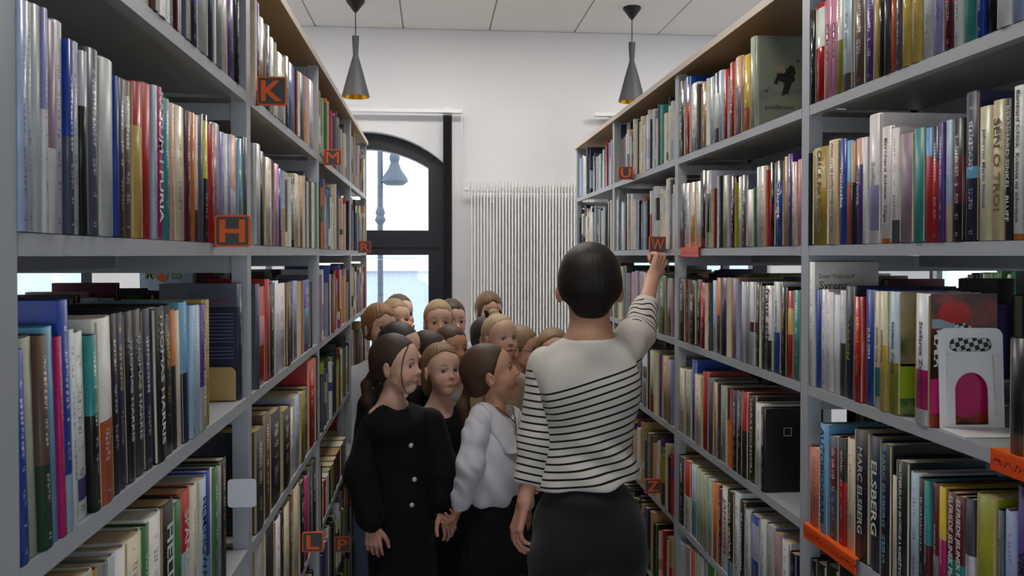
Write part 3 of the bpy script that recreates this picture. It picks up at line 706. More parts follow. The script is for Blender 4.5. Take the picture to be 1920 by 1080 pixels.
stuff_v, stuff_f, stuff_uv, sc1, sc2, sc3, spar, smi = [], [], [], [], [], [], [], []
BOOKOBJ = {}
for i, bk in enumerate(BOOKS):
    Tk = bk['y1'] - bk['y0']; D, H, s = bk['D'], bk['H'], bk['s']
    jit = lambda c: tuple(max(0, min(1, x * (1 + .04 * math.sin(37 * bk['seed'] + k * 2.1)))) for k, x in enumerate(c))
    c1 = jit(PALL[bk['col']])
    dark = bk['col'] in DARKS
    ink = PALL['white'] if dark else PALL['slate']
    if bk['seed'] > .8: ink = PALL['gold'] if dark else PALL['maroon']
    if bk['band']: c2 = jit(PALL[bk['band'][0]]); v0, v1 = bk['band'][1:]
    else: c2 = c1; v0, v1 = 2, 3
    rough = max(.08, min(.7, bk['gloss'] or .35))
    A1 = (*c1, 1); A2 = (*c2, rough); A3 = (*ink, 0 if bk['text'] or Tk < .006 else (0 if bk['seed'] < .22 else .7 if i in MAIN else .45)); PA = (v0, v1, bk['seed'])
    pg = PAGEC[int(bk['seed'] * 997) % len(PAGEC)]
    if bk['col'] in ('white', 'silver', 'paleblue') and bk['seed'] < .5: pg = srgb('#d6d1c6')
    V, Fc, UV = cover_geo(s, D, Tk, H)
    loc = (bk['xf'], (bk['y0'] + bk['y1']) / 2, bk['z'])
    if i in MAIN:
        me = bpy.data.meshes.new('book'); me.from_pydata(V, [], Fc); me.update()
        set_attrs(me, len(V), A1, A2, A3, PA); set_uv(me, UV)
        o = link('book', me, M['book'], None, loc)
        o.rotation_euler.x = bk['lean']
        if bk['lean']: o.location.y += 0
        me.polygons.foreach_set('use_smooth', [len({u for u, v in q}) > 1 and q[0][0] >= 0 for q in UV])
        pv, pf = page_geo(s, D, Tk, H)
        pm_ = bpy.data.meshes.new('page_block'); pm_.from_pydata(pv, [], pf); pm_.update()
        a = pm_.attributes.new('Col', 'FLOAT_COLOR', 'POINT'); a.data.foreach_set('color', np.tile(np.asarray((*pg, 1), np.float32), len(pv)))
        link('page_block', pm_, M['pages'], o)
        size = 'thick' if Tk > .034 else 'thin' if Tk < .014 else ''
        tall = 'tall' if H > .235 else 'short' if H < .175 else ''
        cn = NICE.get(bk['col'], bk['col'])
        extra = ''
        if bk['text']: extra = ' lettered ' + bk['text'].lstrip('!').split()[0]
        elif bk['band'] and bk['band'][0] != bk['col']: extra = ' with ' + NICE.get(bk['band'][0], bk['band'][0]) + ' band'
        if bk['special'] and bk['special'][0] == 'JOJO':
            lab = 'pale blue book with green letters glimpsed behind the shelf below the H sign'
        else:
            end = 'right' if s < 0 else 'left'
            lab = f"{(size or tall) + ' ' if (size or tall) else ''}{cn} book{extra}, {nth(ORD[i])} from {end}, {row_name(bk['row'])}"
        if len(lab.replace(',', ' ').split()) > 16: lab = f"{cn} book, {nth(ORD[i])} from {end}, {row_name(bk['row'])}"
        tag(o, lab, 'book', 'books on the ' + (row_name(bk['row']) if bk['row'] != 'back' else 'far side'))
        BOOKOBJ[bk['special']] = (o, bk)
        if bk['text']:
            big = bk['text'].startswith('!'); bt = bk['text'].lstrip('!'); hh = Tk * (.5 if big else .3)
            L = H * (.86 if len(bk['text']) > 12 else .66 if len(bk['text']) > 6 else .45)
            lettering(bt, o, ink_mat(bk['ink']), (-s * .0006, 0, H * .54), (0, 0, -1), (0, 1 if s < 0 else -1, 0), L, hh, 'title', bold=.02 if Tk > .02 else .0)
    else:
        n = len(stuff_v)
        Rm = Matrix.Rotation(bk['lean'], 3, 'X')
        pv, pf = page_geo(s, D, Tk, H)
        for p_ in V + pv: stuff_v.append((p_[0] + loc[0], p_[1] + loc[1], p_[2] + loc[2]))
        stuff_f += [[n + k for k in q] for q in Fc]; stuff_uv += UV; smi += [0] * len(Fc)
        n2 = n + len(V)
        stuff_f += [[n2 + k for k in q] for q in pf]; stuff_uv += [[(-1, .5)] * 4] * len(pf); smi += [1] * len(pf)
        sc1 += [A1] * len(V) + [(*pg, 1)] * len(pv); sc2 += [A2] * len(V) + [(*pg, .8)] * len(pv)
        sc3 += [A3] * len(V) + [(*pg, 0)] * len(pv); spar += [PA] * len(V) + [(2, 3, 0)] * len(pv)
me = bpy.data.meshes.new('books'); me.from_pydata(stuff_v, [], stuff_f); me.update()
set_attrs(me, len(stuff_v), np.array(sc1), np.array(sc2), np.array(sc3), np.array(spar)); set_uv(me, stuff_uv)
me.materials.append(M['book']); me.materials.append(M['pages']); me.polygons.foreach_set('material_index', smi)
o = link('books', me, None); tag(o, 'mass of more distant books filling the remaining shelves', 'books', kind='stuff')
print('books', len(BOOKS), 'main', len(MAIN), time.time() - T0)

# ------------------------------------------------------------------ letter signs standing on the shelf edges
def sign(ch, u0, u1, v0, v1, side, where):
    if side == 'L':
        p = on_x(u0, (v0 + v1) / 2, XL); x0 = XL + .002
        w = .058 if ch != 'K' else .06
    else:
        p = on_x(u1, (v0 + v1) / 2, XR); w = .06; x0 = XR - .002 - w
    q0 = on_x((u0 if side == 'L' else u1), v0, XL if side == 'L' else XR).z; q1 = on_x((u0 if side == 'L' else u1), v1, XL if side == 'L' else XR).z
    h = q0 - q1
    root = empty('letter_sign', (x0 + w / 2, p.y, q1)); tag(root, 'dark grey plate with orange letter %s %s' % (ch, where), 'sign', 'orange letter signs')
    def rr(w_, h_, r_, n=4):
        out = []
        for cx_, cz_, a0 in ((w_/2-r_, h_-r_, 0), (-w_/2+r_, h_-r_, 90), (-w_/2+r_, r_, 180), (w_/2-r_, r_, 270)):
            for k in range(n + 1):
                a = R(a0 + 90 * k / n); out.append((cx_ + r_ * math.cos(a), cz_ + r_ * math.sin(a)))
        return out
    fn = lambda a, b_, t: (a, t, b_)
    MB().prism(rr(w, h, .005), fn, 0, .004).build('border', M['orange'], root)
    ins = [(a, b_ + .0032) for a, b_ in rr(w - .0064, h - .0064, .003)]
    MB().prism(ins, fn, -.0012, .0).build('plate', M['sign'], root)
    sx = 1 if side == 'L' else -1
    c = MB(); c.box(-sx * w/2 - sx * .02, -sx * w/2 + sx * .004, .004, .007, .0, .03 if h > .03 else h); c.build('clip', M['black'], root)
    lettering(ch, root, M['orange'], (0, -.002, h / 2), (1, 0, 0), (0, 0, 1), w * .72, h * .72, 'letter', bold=.0 if ch in 'MW' else .025)
sign('H', 400, 462, 403, 463, 'L', 'on the second shelf of the near left bay')
sign('K', 480, 537, 143, 197, 'L', 'on the top left shelf')
sign('M', 606, 634, 280, 310, 'L', 'on the top shelf of the third left bay')
sign('R', 672, 693, 452, 474, 'L', 'at the far end of the left bookcase')
sign('L', 565, 603, 998, 1036, 'L', 'low down on the left bookcase')
sign('P', 626, 655, 1007, 1036, 'L', 'beside the hand of the girl in black')
sign('U', 1164, 1188, 312, 337, 'R', 'on the top right shelf')
sign('W', 1218, 1250, 443, 474, 'R', 'touched by the woman')
sign('Z', 1210, 1241, 897, 925, 'R', 'low on the right bookcase')

# orange shelf-edge strips with tiny print
def strip_mat():
    m, nt, b = nmat('orange_printed_strip')
    tc = nt.nodes.new('ShaderNodeTexCoord'); mp = nt.nodes.new('ShaderNodeMapping'); mp.inputs['Scale'].default_value = (1, 160, 110)
    nz = nt.nodes.new('ShaderNodeTexNoise'); nz.inputs['Scale'].default_value = 1.5; nz.inputs['Detail'].default_value = 2
    sx = nt.nodes.new('ShaderNodeSeparateXYZ')
    L = nt.links.new
    L(tc.outputs['Object'], mp.inputs[0]); L(mp.outputs[0], nz.inputs['Vector']); L(tc.outputs['Object'], sx.inputs[0])
    def mth(op, a, v):
        n = nt.nodes.new('ShaderNodeMath'); n.operation = op; L(a, n.inputs[0])
        if isinstance(v, float): n.inputs[1].default_value = v
        else: L(v, n.inputs[1])
        return n.outputs[0]
    g = mth('GREATER_THAN', nz.outputs['Fac'], .54)
    c = mth('LESS_THAN', mth('ABSOLUTE', sx.outputs[2], 0.0), .005)
    e = mth('MULTIPLY', g, c)
    mx = nt.nodes.new('ShaderNodeMix'); mx.data_type = 'RGBA'; mx.inputs[6].default_value = (*srgb('#d9480f'), 1); mx.inputs[7].default_value = (*srgb('#5e1c06'), 1)
    L(e, mx.inputs[0]); L(mx.outputs[2], b.inputs['Base Color']); b.inputs['Roughness'].default_value = .4
    return m
M['strip'] = strip_mat()
def strip(ua, ub, lev, label, drop=.0):
    ya, yb = on_x(ub, 478, XR).y, on_x(ua, 478, XR).y
    z = LEVEL[lev] - .012 - drop
    root = empty('shelf_label', (XR - .006, (ya + yb) / 2, z)); tag(root, label, 'label strip', 'orange shelf strips')
    h = (yb - ya) / 2
    MB().box(-.003, .002, -h, h, -.015, .015).build('front_plate', M['strip'], root, bevel=.002)
    MB().box(-.003, .02, -h, h, .0148, .0165).build('top_flange', M['paper'] if h < .06 else M['orange'], root)
strip(1281, 1314, 5, 'small orange strip on the shelf edge beside the W sign')
strip(1516, 1614, 3, 'long orange strip on the shelf edge of the near right bay')
strip(1870, 1990, 4, 'orange strip at the right edge on the shelf with the bookend')

# ------------------------------------------------------------------ bookends, card, printed covers
# white bookend leaning beside the pink book
yb = on_x(1744, 700, XR).y - .006
root = empty('bookend', (XR + .012, yb - .002, LEVEL[4])); tag(root, 'white metal bookend with arched cutout on the right shelf', 'bookend')
W_, Hb = .106, .162
def plate(root, W_, Hb, mat, lean):
    """upright sheet with an arched lower and a slotted upper cutout"""
    c = bpy.data.curves.new('plate', 'CURVE'); c.dimensions = '2D'; c.fill_mode = 'BOTH'; c.extrude = .0008
    def spline(pts):
        sp = c.splines.new('POLY'); sp.points.add(len(pts) - 1); sp.use_cyclic_u = True
        for q, (x, z) in zip(sp.points, pts): q.co = (x, z, 0, 1)
    r = .014; cx_ = W_ / 2; arc = lambda x, z, rx, rz, a0, a1, n=10: [(x + rx * math.cos(R(a0 + (a1 - a0) * k / n)), z + rz * math.sin(R(a0 + (a1 - a0) * k / n))) for k in range(n + 1)]
    spline([(0, 0), (W_, 0)] + arc(W_ - r, Hb - r, r, r, 0, 90) + arc(r, Hb - r, r, r, 90, 180))
    hw = .027
    spline([(cx_ - hw, .006), (cx_ + hw, .006)] + arc(cx_, .060, hw, .030, 0, 180, 18))
    zz = Hb - .027
    spline(arc(cx_ + .024, zz, .011, .011, -90, 90) + arc(cx_ - .024, zz, .011, .011, 90, 270))
    t = bpy.data.objects.new('t', c); COL.objects.link(t)
    me = bpy.data.meshes.new_from_object(t.evaluated_get(bpy.context.evaluated_depsgraph_get())); me.name = 'upright_plate'
    bpy.data.objects.remove(t); bpy.data.curves.remove(c)
    me.transform(Matrix.Rotation(math.pi / 2, 4, 'X')); me.materials.clear()
    o = link('upright_plate', me, mat, root); o.rotation_euler.x = lean
    return o
plate(root, W_, Hb, M['white_metal'], R(-3))
MB().box(0, W_, -.075, 0, .0005, .002).build('base_plate', M['white_metal'], root)
for x in (.013, W_ - .013): MB().box(x - .0015, x + .0015, -.003, 0, .02, .12).build('rib', M['white_metal'], root)
root.rotation_euler.z = R(-4)
# beige bookend in front of the blue volume on the left
root = empty('bookend', (XL - .012, LP[2] - .064, LEVEL[4])); tag(root, 'beige metal bookend in front of a dark blue book on the left shelf', 'bookend')
ol = []
w_, h_, r_ = .062, .066, .012
for cx_, cz_, a0 in ((-r_, h_ - r_, 0), (-w_ + r_, h_ - r_, 90)):
    for k in range(6):
        a = R(a0 + 90 * k / 5); ol.append((cx_ + r_ * math.cos(a), cz_ + r_ * math.sin(a)))
ol += [(-w_, 0), (0, 0)]
MB().prism(ol, lambda a, b_, t: (a, t, b_), -.002, 0).build('upright_plate', M['beige_metal'], root)
MB().box(-w_, 0, -.002, .03, .0005, .002).build('base_plate', M['beige_metal'], root)
# white card sticking out of the lower left shelf
pc = on_x(428, 900, XL); z1 = pc.z; z0 = on_x(428, 953, XL).z
ol = []
w_, r_ = .05, .006
for cx_, cz_, a0 in ((w_ - r_, z1 - z0 - r_, 0), (r_, z1 - z0 - r_, 90), (r_, r_, 180), (w_ - r_, r_, 270)):
    for k in range(5):
        a = R(a0 + 90 * k / 4); ol.append((cx_ + r_ * math.cos(a), cz_ + r_ * math.sin(a)))
o = MB().prism(ol, lambda a, b_, t: (a, t, b_), 0, .001).build('index_card', M['paper'], None, (XL - .002, pc.y + .003, z0))
tag(o, 'blank white card sticking out of the lower left shelf', 'card')

def cover_print(bk_key, builder):
    if bk_key in BOOKOBJ:
        o, bk = BOOKOBJ[bk_key]; builder(o, bk, -(bk['y1'] - bk['y0']) / 2 - .0004)
def quad(o, mat, x0_, x1_, z0_, z1_, y, s, name='cover_print'):
    a, b_ = s * x0_, s * x1_
    if a > b_: a, b_ = b_, a
    return MB().add([(a, y, z0_), (b_, y, z0_), (b_, y, z1_), (a, y, z1_)], [(0, 1, 2, 3)]).build(name, mat, o)
def noise_print(name, cols, scale, stretch=(1, 1, 1), rough=.35):
    m, nt, b = nmat(name)
    tc = nt.nodes.new('ShaderNodeTexCoord'); mp = nt.nodes.new('ShaderNodeMapping'); mp.inputs['Scale'].default_value = stretch
    nz = nt.nodes.new('ShaderNodeTexNoise'); nz.inputs['Scale'].default_value = scale; nz.inputs['Detail'].default_value = 4
    cr = nt.nodes.new('ShaderNodeValToRGB')
    el = cr.color_ramp.elements
    for k, c in enumerate(cols):
        e = el[k] if k < 2 else el.new(.5)
        e.position = .32 + .36 * k / (len(cols) - 1); e.color = (*srgb(c), 1)
    L = nt.links.new
    L(tc.outputs['Object'], mp.inputs[0]); L(mp.outputs[0], nz.inputs['Vector']); L(nz.outputs['Fac'], cr.inputs[0]); L(cr.outputs[0], b.inputs['Base Color'])
    b.inputs['Roughness'].default_value = rough
    return m
def disc(o, mat, cx_, cz_, rx, rz, y, name='cover_print', n=28, jag=0):
    r2 = random.Random(3)
    vs = [(cx_ + rx * math.cos(2*math.pi*k/n) * (1 + jag * r2.uniform(-1, 1)), y, cz_ + rz * math.sin(2*math.pi*k/n) * (1 + jag * r2.uniform(-1, 1))) for k in range(n)]
    return MB().add(vs, [tuple(range(n))]).build(name, mat, o)
def poslaniec(o, bk, y):
    quad(o, noise_print('greygreen_cover', ['#5d6658', '#84897a', '#8d8f63'], 9, (1, 1, 2)), .012, bk['D'], .0, bk['H'], y, 1)
    ink = pmat('brownblack_print', '#2c2420', .5, var=.3, scale=60); pale = pmat('pale_figure_print', '#a08c80', .5, var=.3, scale=90)
    cx_, cz_ = .076, bk['H'] * .58
    disc(o, ink, cx_ + .006, cz_ - .004, .022, .020, y - .0003, jag=.22)
    disc(o, pale, cx_ - .008, cz_ + .014, .012, .012, y - .0005, jag=.3)
    disc(o, ink, cx_ + .020, cz_ + .010, .010, .013, y - .0006, jag=.3)
    MB().add([(cx_ + .004, y - .0004, cz_ - .015), (cx_ + .024, y - .0004, cz_ - .012), (cx_ + .012, y - .0004, cz_ - .048), (cx_ - .006, y - .0004, cz_ - .054)], [(0, 1, 2, 3)]).build('cover_print', ink, o)
    MB().add([(cx_ - .016, y - .0004, cz_), (cx_ - .006, y - .0004, cz_), (cx_ - .018, y - .0004, cz_ - .026), (cx_ - .026, y - .0004, cz_ - .022)], [(0, 1, 2, 3)]).build('cover_print', ink, o)
    for dx, dz in ((.036, .034), (-.045, -.042)): disc(o, ink, cx_ + dx, cz_ + dz, .003, .003, y - .0004, jag=.5)
    lettering('posłaniec', o, ink_mat('black'), (.066, y - .0006, bk['H'] * .215), (1, 0, 0), (0, 0, 1), .075, .014, 'cover_title')
    lettering('MARKUS ZUSAK', o, ink_mat('grey'), (.072, y - .0006, bk['H'] * .9), (1, 0, 0), (0, 0, 1), .07, .006, 'cover_title')
cover_print(('RM1', 14), poslaniec)
def syrena(o, bk, y):
    quad(o, noise_print('pale_grey_cover', ['#cfcac2', '#d9d5cc', '#a9a49a'], 5), .004, bk['D'], .002, bk['H'] - .001, y, 1)
    lettering('Dieter Wellershoff', o, ink_mat('maroon'), (.052, y - .0006, bk['H'] - .030), (1, 0, 0), (0, 0, 1), .078, .013, 'cover_title')
    lettering('Syrena', o, ink_mat('black'), (.045, y - .0006, bk['H'] - .052), (1, 0, 0), (0, 0, 1), .062, .022, 'cover_title')
cover_print(('RN3', 0), syrena)
def square(o, bk, y):
    w = ink_mat('white'); cx_, cz_, r_ = .060, bk['H'] * .72, .0095
    for dx, dz, a, b_ in ((-r_, 0, .0008, r_), (r_, 0, .0008, r_), (0, -r_, r_, .0008), (0, r_, r_, .0008)):
        quad(o, w, cx_ + dx - a, cx_ + dx + a, cz_ + dz - b_, cz_ + dz + b_, y - .0003, 1)
cover_print(('RM4', 17), square)
def zweig(o, bk, y):
    D, H = bk['D'], bk['H']
    dk = noise_print('dark_red_picture', ['#1b1210', '#4a1f16', '#a33a24'], 14)
    quad(o, dk, .004, D, 0, H, y, 1)
    m, nt, b = nmat('houndstooth_print')
    tc = nt.nodes.new('ShaderNodeTexCoord'); mp = nt.nodes.new('ShaderNodeMapping'); mp.inputs['Rotation'].default_value = (0, R(18), 0)
    ck = nt.nodes.new('ShaderNodeTexChecker'); ck.inputs['Scale'].default_value = 130; ck.inputs[1].default_value = (.75, .73, .7, 1); ck.inputs[2].default_value = (.02, .02, .02, 1)
    nt.links.new(tc.outputs['Object'], mp.inputs[0]); nt.links.new(mp.outputs[0], ck.inputs[0]); nt.links.new(ck.outputs[0], b.inputs['Base Color'])
    vs = [(.01, y - .0003, H * .45), (.04, y - .0003, H * .5), (D, y - .0003, H * .46), (D, y - .0003, H * .66), (.06, y - .0003, H * .78), (.01, y - .0003, H * .72)]
    MB().add(vs, [tuple(range(6))]).build('cover_print', m, o)
    disc(o, pmat('red_blouse_print', '#b01510', .4, var=.2, scale=50), .045, H * .86, .028, .018, y - .0004, jag=.1)
    mg = pmat('magenta_print', '#c41f6c', .4)
    quad(o, mg, .004, D, H * .10, H * .36, y - .0003, 1)
    disc(o, mg, D * .55, H * .26, .034, .042, y - .0004)
    quad(o, pmat('pale_sky_print', '#8fa6a8', .4), .006, .045, H * .74, H * .81, y - .00035, 1)
cover_print(('RN3', 12), zweig)
def zweig2(o, bk, y):
    D, H = bk['D'], bk['H']
    quad(o, noise_print('orchard_picture', ['#3c4a22', '#a4996a', '#c9b89c'], 12), .004, D, H * .4, H, y, 1)
    quad(o, pmat('lime_print', '#93b81c', .4), .004, D, H * .14, H * .42, y, 1)
    quad(o, noise_print('leafy_picture', ['#15240f', '#4c6b25', '#8a9a4a'], 40), .004, D, 0, H * .14, y, 1)
    disc(o, pmat('lime_disc_print', '#86c21a', .4), D * .62, H * .27, .03, .038, y - .0003)
    disc(o, pmat('pale_pink_dress_print', '#c99a94', .5, var=.1), D * .42, H * .62, .014, .05, y - .0003, jag=.12)
cover_print(('RN3', 11), zweig2)
def bluecover(o, bk, y):
    w = ink_mat('lavender'); H = bk['H']
    quad(o, pmat('faded_red_title', '#6b3348', .5), .02, .085, H * .84, H * .865, y - .0003, -1)
    for k in range(13):
        zz = H * (.74 - .03 * k - (.02 if k > 8 else 0))
        quad(o, w, .012, .095 - .02 * ((k * 7) % 3 == 0), zz, zz + .0008, y - .0003, -1)
cover_print(('LA3', 40), bluecover)
def jojo(o, bk, y):
    lettering('JOJO', o, ink_mat('red'), (.10, y - .0006, bk['H'] - .018), (1, 0, 0), (0, 0, 1), .04, .016, 'cover_title')
    lettering('MOYES', o, ink_mat('olive'), (.076, y - .0006, bk['H'] - .042), (1, 0, 0), (0, 0, 1), .11, .03, 'cover_title', bold=.03)
    disc(o, pmat('orange_flower_print', '#d8601c', .5), .07, bk['H'] - .052, .014, .014, y - .0008, jag=.25)
cover_print(('JOJO', 0), jojo)

# ------------------------------------------------------------------ people: implicit surfaces
def sd_cap(P, a, b, ra, rb):
    a = np.asarray(a, np.float32); b = np.asarray(b, np.float32)
    ab = b - a; pa = P - a
    t = np.clip((pa @ ab) / max(1e-9, float(ab @ ab)), 0, 1)
    return np.sqrt(((pa - t[:, None] * ab) ** 2).sum(1)) - (ra + (rb - ra) * t)
def sd_ell(P, c, r, rot=None):
    q = P - np.asarray(c, np.float32)
    if rot is not None: q = q @ np.asarray(rot, np.float32)
    r = np.asarray(r, np.float32)
    k0 = np.sqrt(((q / r) ** 2).sum(1)); k1 = np.sqrt(((q / (r * r)) ** 2).sum(1))
    return k0 * (k0 - 1) / np.maximum(k1, 1e-6)
def smin(a, b, k):
    if k <= 0: return np.minimum(a, b)
    h = np.clip(.5 + .5 * (b - a) / k, 0, 1)
    return b * (1 - h) + a * h - k * h * (1 - h)
def smax(a, b, k): return -smin(-a, -b, k)
def run(ops, P):
    f = None
    for op in ops:
        kind, k = op[0], op[1]
        if kind == 'd': f = f + op[2](P); continue          # displacement
        if op[2] == 'cap': d = sd_cap(P, *op[3:])
        elif op[2] == 'ell': d = sd_ell(P, *op[3:])
        else: d = op[2](P)
        if f is None: f = d
        elif kind == 'u': f = smin(f, d, k)
        elif kind == 's': f = smax(f, -d, k)
        elif kind == 'i': f = smax(f, d, k)
    return f
def mesh_field(fn, lo, hi, h):
    lo = np.asarray(lo, np.float32); hi = np.asarray(hi, np.float32)
    n = np.maximum(4, np.ceil((hi - lo) / h).astype(int)); B = 4
    n = ((n + B - 1) // B) * B
    nb = n // B
    ax = [lo[i] + h * (np.arange(nb[i]) * B + (B - 1) / 2) for i in range(3)]
    G = np.stack(np.meshgrid(*ax, indexing='ij'), -1).reshape(-1, 3).astype(np.float32)
    fc = fn(G).reshape(nb)
    near = np.abs(fc) < h * B * 1.45
    f = np.repeat(np.repeat(np.repeat(fc, B, 0), B, 1), B, 2).astype(np.float32)
    m = np.repeat(np.repeat(np.repeat(near, B, 0), B, 1), B, 2)
    I = np.argwhere(m).astype(np.float32)
    if len(I): f[m] = fn(lo + h * I)
    return nets(f, lo, h)
def nets(f, lo, h):
    s = f < 0
    nx, ny, nz = f.shape
    c = np.zeros((nx - 1, ny - 1, nz - 1), np.int8)
    cor = [(i, j, k) for i in (0, 1) for j in (0, 1) for k in (0, 1)]
    for i, j, k in cor: c += s[i:nx - 1 + i, j:ny - 1 + j, k:nz - 1 + k]
    act = (c > 0) & (c < 8)
    I = np.argwhere(act); idx = np.full(act.shape, -1, np.int64); idx[act] = np.arange(len(I))
    acc = np.zeros((len(I), 3), np.float32); cnt = np.zeros(len(I), np.float32)
    for a in cor:
        for d in range(3):
            if a[d] == 1: continue
            b = list(a); b[d] = 1
            fa = f[I[:, 0] + a[0], I[:, 1] + a[1], I[:, 2] + a[2]]; fb = f[I[:, 0] + b[0], I[:, 1] + b[1], I[:, 2] + b[2]]
            x = (fa < 0) != (fb < 0)
            t = np.where(x, fa / np.where(x, fa - fb, 1), 0)
            p = np.tile(np.asarray(a, np.float32), (len(I), 1)); p[:, d] += t
            acc += p * x[:, None]; cnt += x
    V = lo + h * (I + acc / np.maximum(cnt, 1)[:, None])
    Q = []
    for d in range(3):
        sl0 = [slice(None)] * 3; sl1 = [slice(None)] * 3; sl0[d] = slice(0, -1); sl1[d] = slice(1, None)
        e = np.argwhere(s[tuple(sl0)] != s[tuple(sl1)])
        u_, v_ = (d + 1) % 3, (d + 2) % 3
        lim = [nx - 1, ny - 1, nz - 1]
        ok = (e[:, u_] > 0) & (e[:, v_] > 0) & (e[:, u_] < lim[u_]) & (e[:, v_] < lim[v_]) & (e[:, d] < lim[d])
        e = e[ok]
        inside = s[e[:, 0], e[:, 1], e[:, 2]]
        def cell(du, dv):
            q = e.copy(); q[:, u_] -= du; q[:, v_] -= dv
            return idx[q[:, 0], q[:, 1], q[:, 2]]
        quad_ = np.stack([cell(1, 1), cell(0, 1), cell(0, 0), cell(1, 0)], 1)
        quad_[~inside] = quad_[~inside][:, ::-1]
        Q.append(quad_)
    Q = np.concatenate(Q); Q = Q[(Q >= 0).all(1)]
    return V.astype(np.float32), Q
def np_mesh(name, V, Q):
    me = bpy.data.meshes.new(name)
    me.vertices.add(len(V)); me.vertices.foreach_set('co', V.astype(np.float32).ravel())
    me.loops.add(len(Q) * 4); me.loops.foreach_set('vertex_index', Q.astype(np.int32).ravel())
    me.polygons.add(len(Q)); me.polygons.foreach_set('loop_start', np.arange(0, len(Q) * 4, 4, dtype=np.int32))
    me.polygons.foreach_set('loop_total', np.full(len(Q), 4, np.int32))
    me.polygons.foreach_set('use_smooth', [True] * len(Q))
    me.update(calc_edges=True)
    return me
def merge(parts):
    """list of (V, Q, C) -> one"""
    Vs, Qs, Cs, n = [], [], [], 0
    for V, Q, C in parts:
        Vs.append(V); Qs.append(Q + n); n += len(V)
        Cs.append(C)
    return np.concatenate(Vs), np.concatenate(Qs), np.concatenate(Cs)
def rotm(rx=0, ry=0, rz=0):
    return np.array(Euler((rx, ry, rz)).to_matrix(), np.float32)
def wave(P, seed=0, fr=30.0):
    """cheap smooth noise"""
    r_ = np.random.RandomState(seed); out = 0
    for k in range(5):
        w = r_.normal(size=3); w /= np.linalg.norm(w)
        out = out + np.sin(P @ (w * fr * (1 + .5 * k)).astype(np.float32) + r_.uniform(0, 6)) / (1 + .5 * k)
    return out / 2.5

# ---- head: local frame, y forward, z up, origin between the ears (metres, child of about eight)
EYE = (.0300, .0560, -.004)
def head_ops(mouth=0.0, neck=.0365, adult=False):
    o = [('u', 0, 'ell', (0, -.013, .028), (.070, .089, .080)),
         ('u', .02, 'ell', (0, .030, .028), (.058, .047, .052)),
         ('u', .025, 'ell', (0, .026, -.036), (.052, .053, .060)),
         ('u', .02, 'cap', (0, .058, -.080), (0, .056, -.084), .013, .013)]
    for s in (-1, 1):
        o += [('u', .022, 'ell', (s * .031, .046, -.036), (.024, .024, .025)),
              ('u', .02, 'cap', (s * .034, .014, -.058), (s * .016, .044, -.079), .013, .0125)]
    o += [('u', .012, 'cap', (0, .070, .004), (0, .0862, -.026), .0052, .0066),
          ('u', .006, 'ell', (0, .0885, -.0283), (.0080, .0078, .0066))]
    for s in (-1, 1):
        o += [('u', .005, 'ell', (s * .0082, .0800, -.0308), (.0054, .0062, .0048)),
              ('s', .012, 'ell', (s * EYE[0], EYE[1] + .030, -.003), (.017, .0205, .013)),
              ('u', .006, 'ell', (s * EYE[0], EYE[1], EYE[2]), (.0145, .0137, .0130)),
              ('u', .008, 'cap', (s * .016, .0735, .0125), (s * .040, .0635, .0130), .004, .0035),
              ('s', .0015, 'ell', (s * .0302, EYE[1] + .0105, EYE[2] - .0005), (.0128, .0095, .0061)),
              ('s', .002, 'ell', (s * .0050, .0835, -.0356), (.0022, .004, .0020))]
    # mouth
    g = .006 * mouth
    o += [('u', .006, 'ell', (-.0065, .0738, -.0557 + g * .2), (.0140, .0066, .0034)), ('u', .006, 'ell', (.0065, .0738, -.0557 + g * .2), (.0140, .0066, .0034)),
          ('u', .006, 'ell', (0, .0728, -.0632 - g), (.0155, .0070, .0042))]
    if mouth: o.append(('s', .003, 'ell', (0, .081, -.0596 - g * .45), (.0105, .014, .0022 + .0060 * mouth)))
    else: o.append(('s', .0018, 'cap', (-.0185, .0790, -.0596), (.0185, .0790, -.0596), .0013, .0013))
    o.append(('s', .006, 'ell', (0, .0790, -.0460), (.0026, .004, .006)))
    for s in (-1, 1):
        rot = rotm(0, 0, s * R(-24))
        o += [('u', .008, 'ell', (s * .071, -.010, -.010), (.0075, .0175, .0270), rot),
              ('s', .005, 'ell', (s * .0815, -.004, -.008), (.006, .0085, .0130), rot)]
    if adult:
        for s in (-1, 1): o += [('u', .006, 'ell', (s * .079, -.014, -.018), (.010, .016, .025), rotm(0, 0, s * R(-20)))]
    o += [('u', .022, 'cap', (0, -.018, -.055), (0, -.030, -.135), neck, neck * 1.02),
          ('u', .035, 'cap', (0, -.036, -.130), (.070, -.034, -.172), neck * .84, .021),
          ('u', .035, 'cap', (0, -.036, -.130), (-.070, -.034, -.172), neck * .84, .021),
          ('u', .03, 'ell', (0, -.03, -.222), (.080, .054, .070))]
    return o
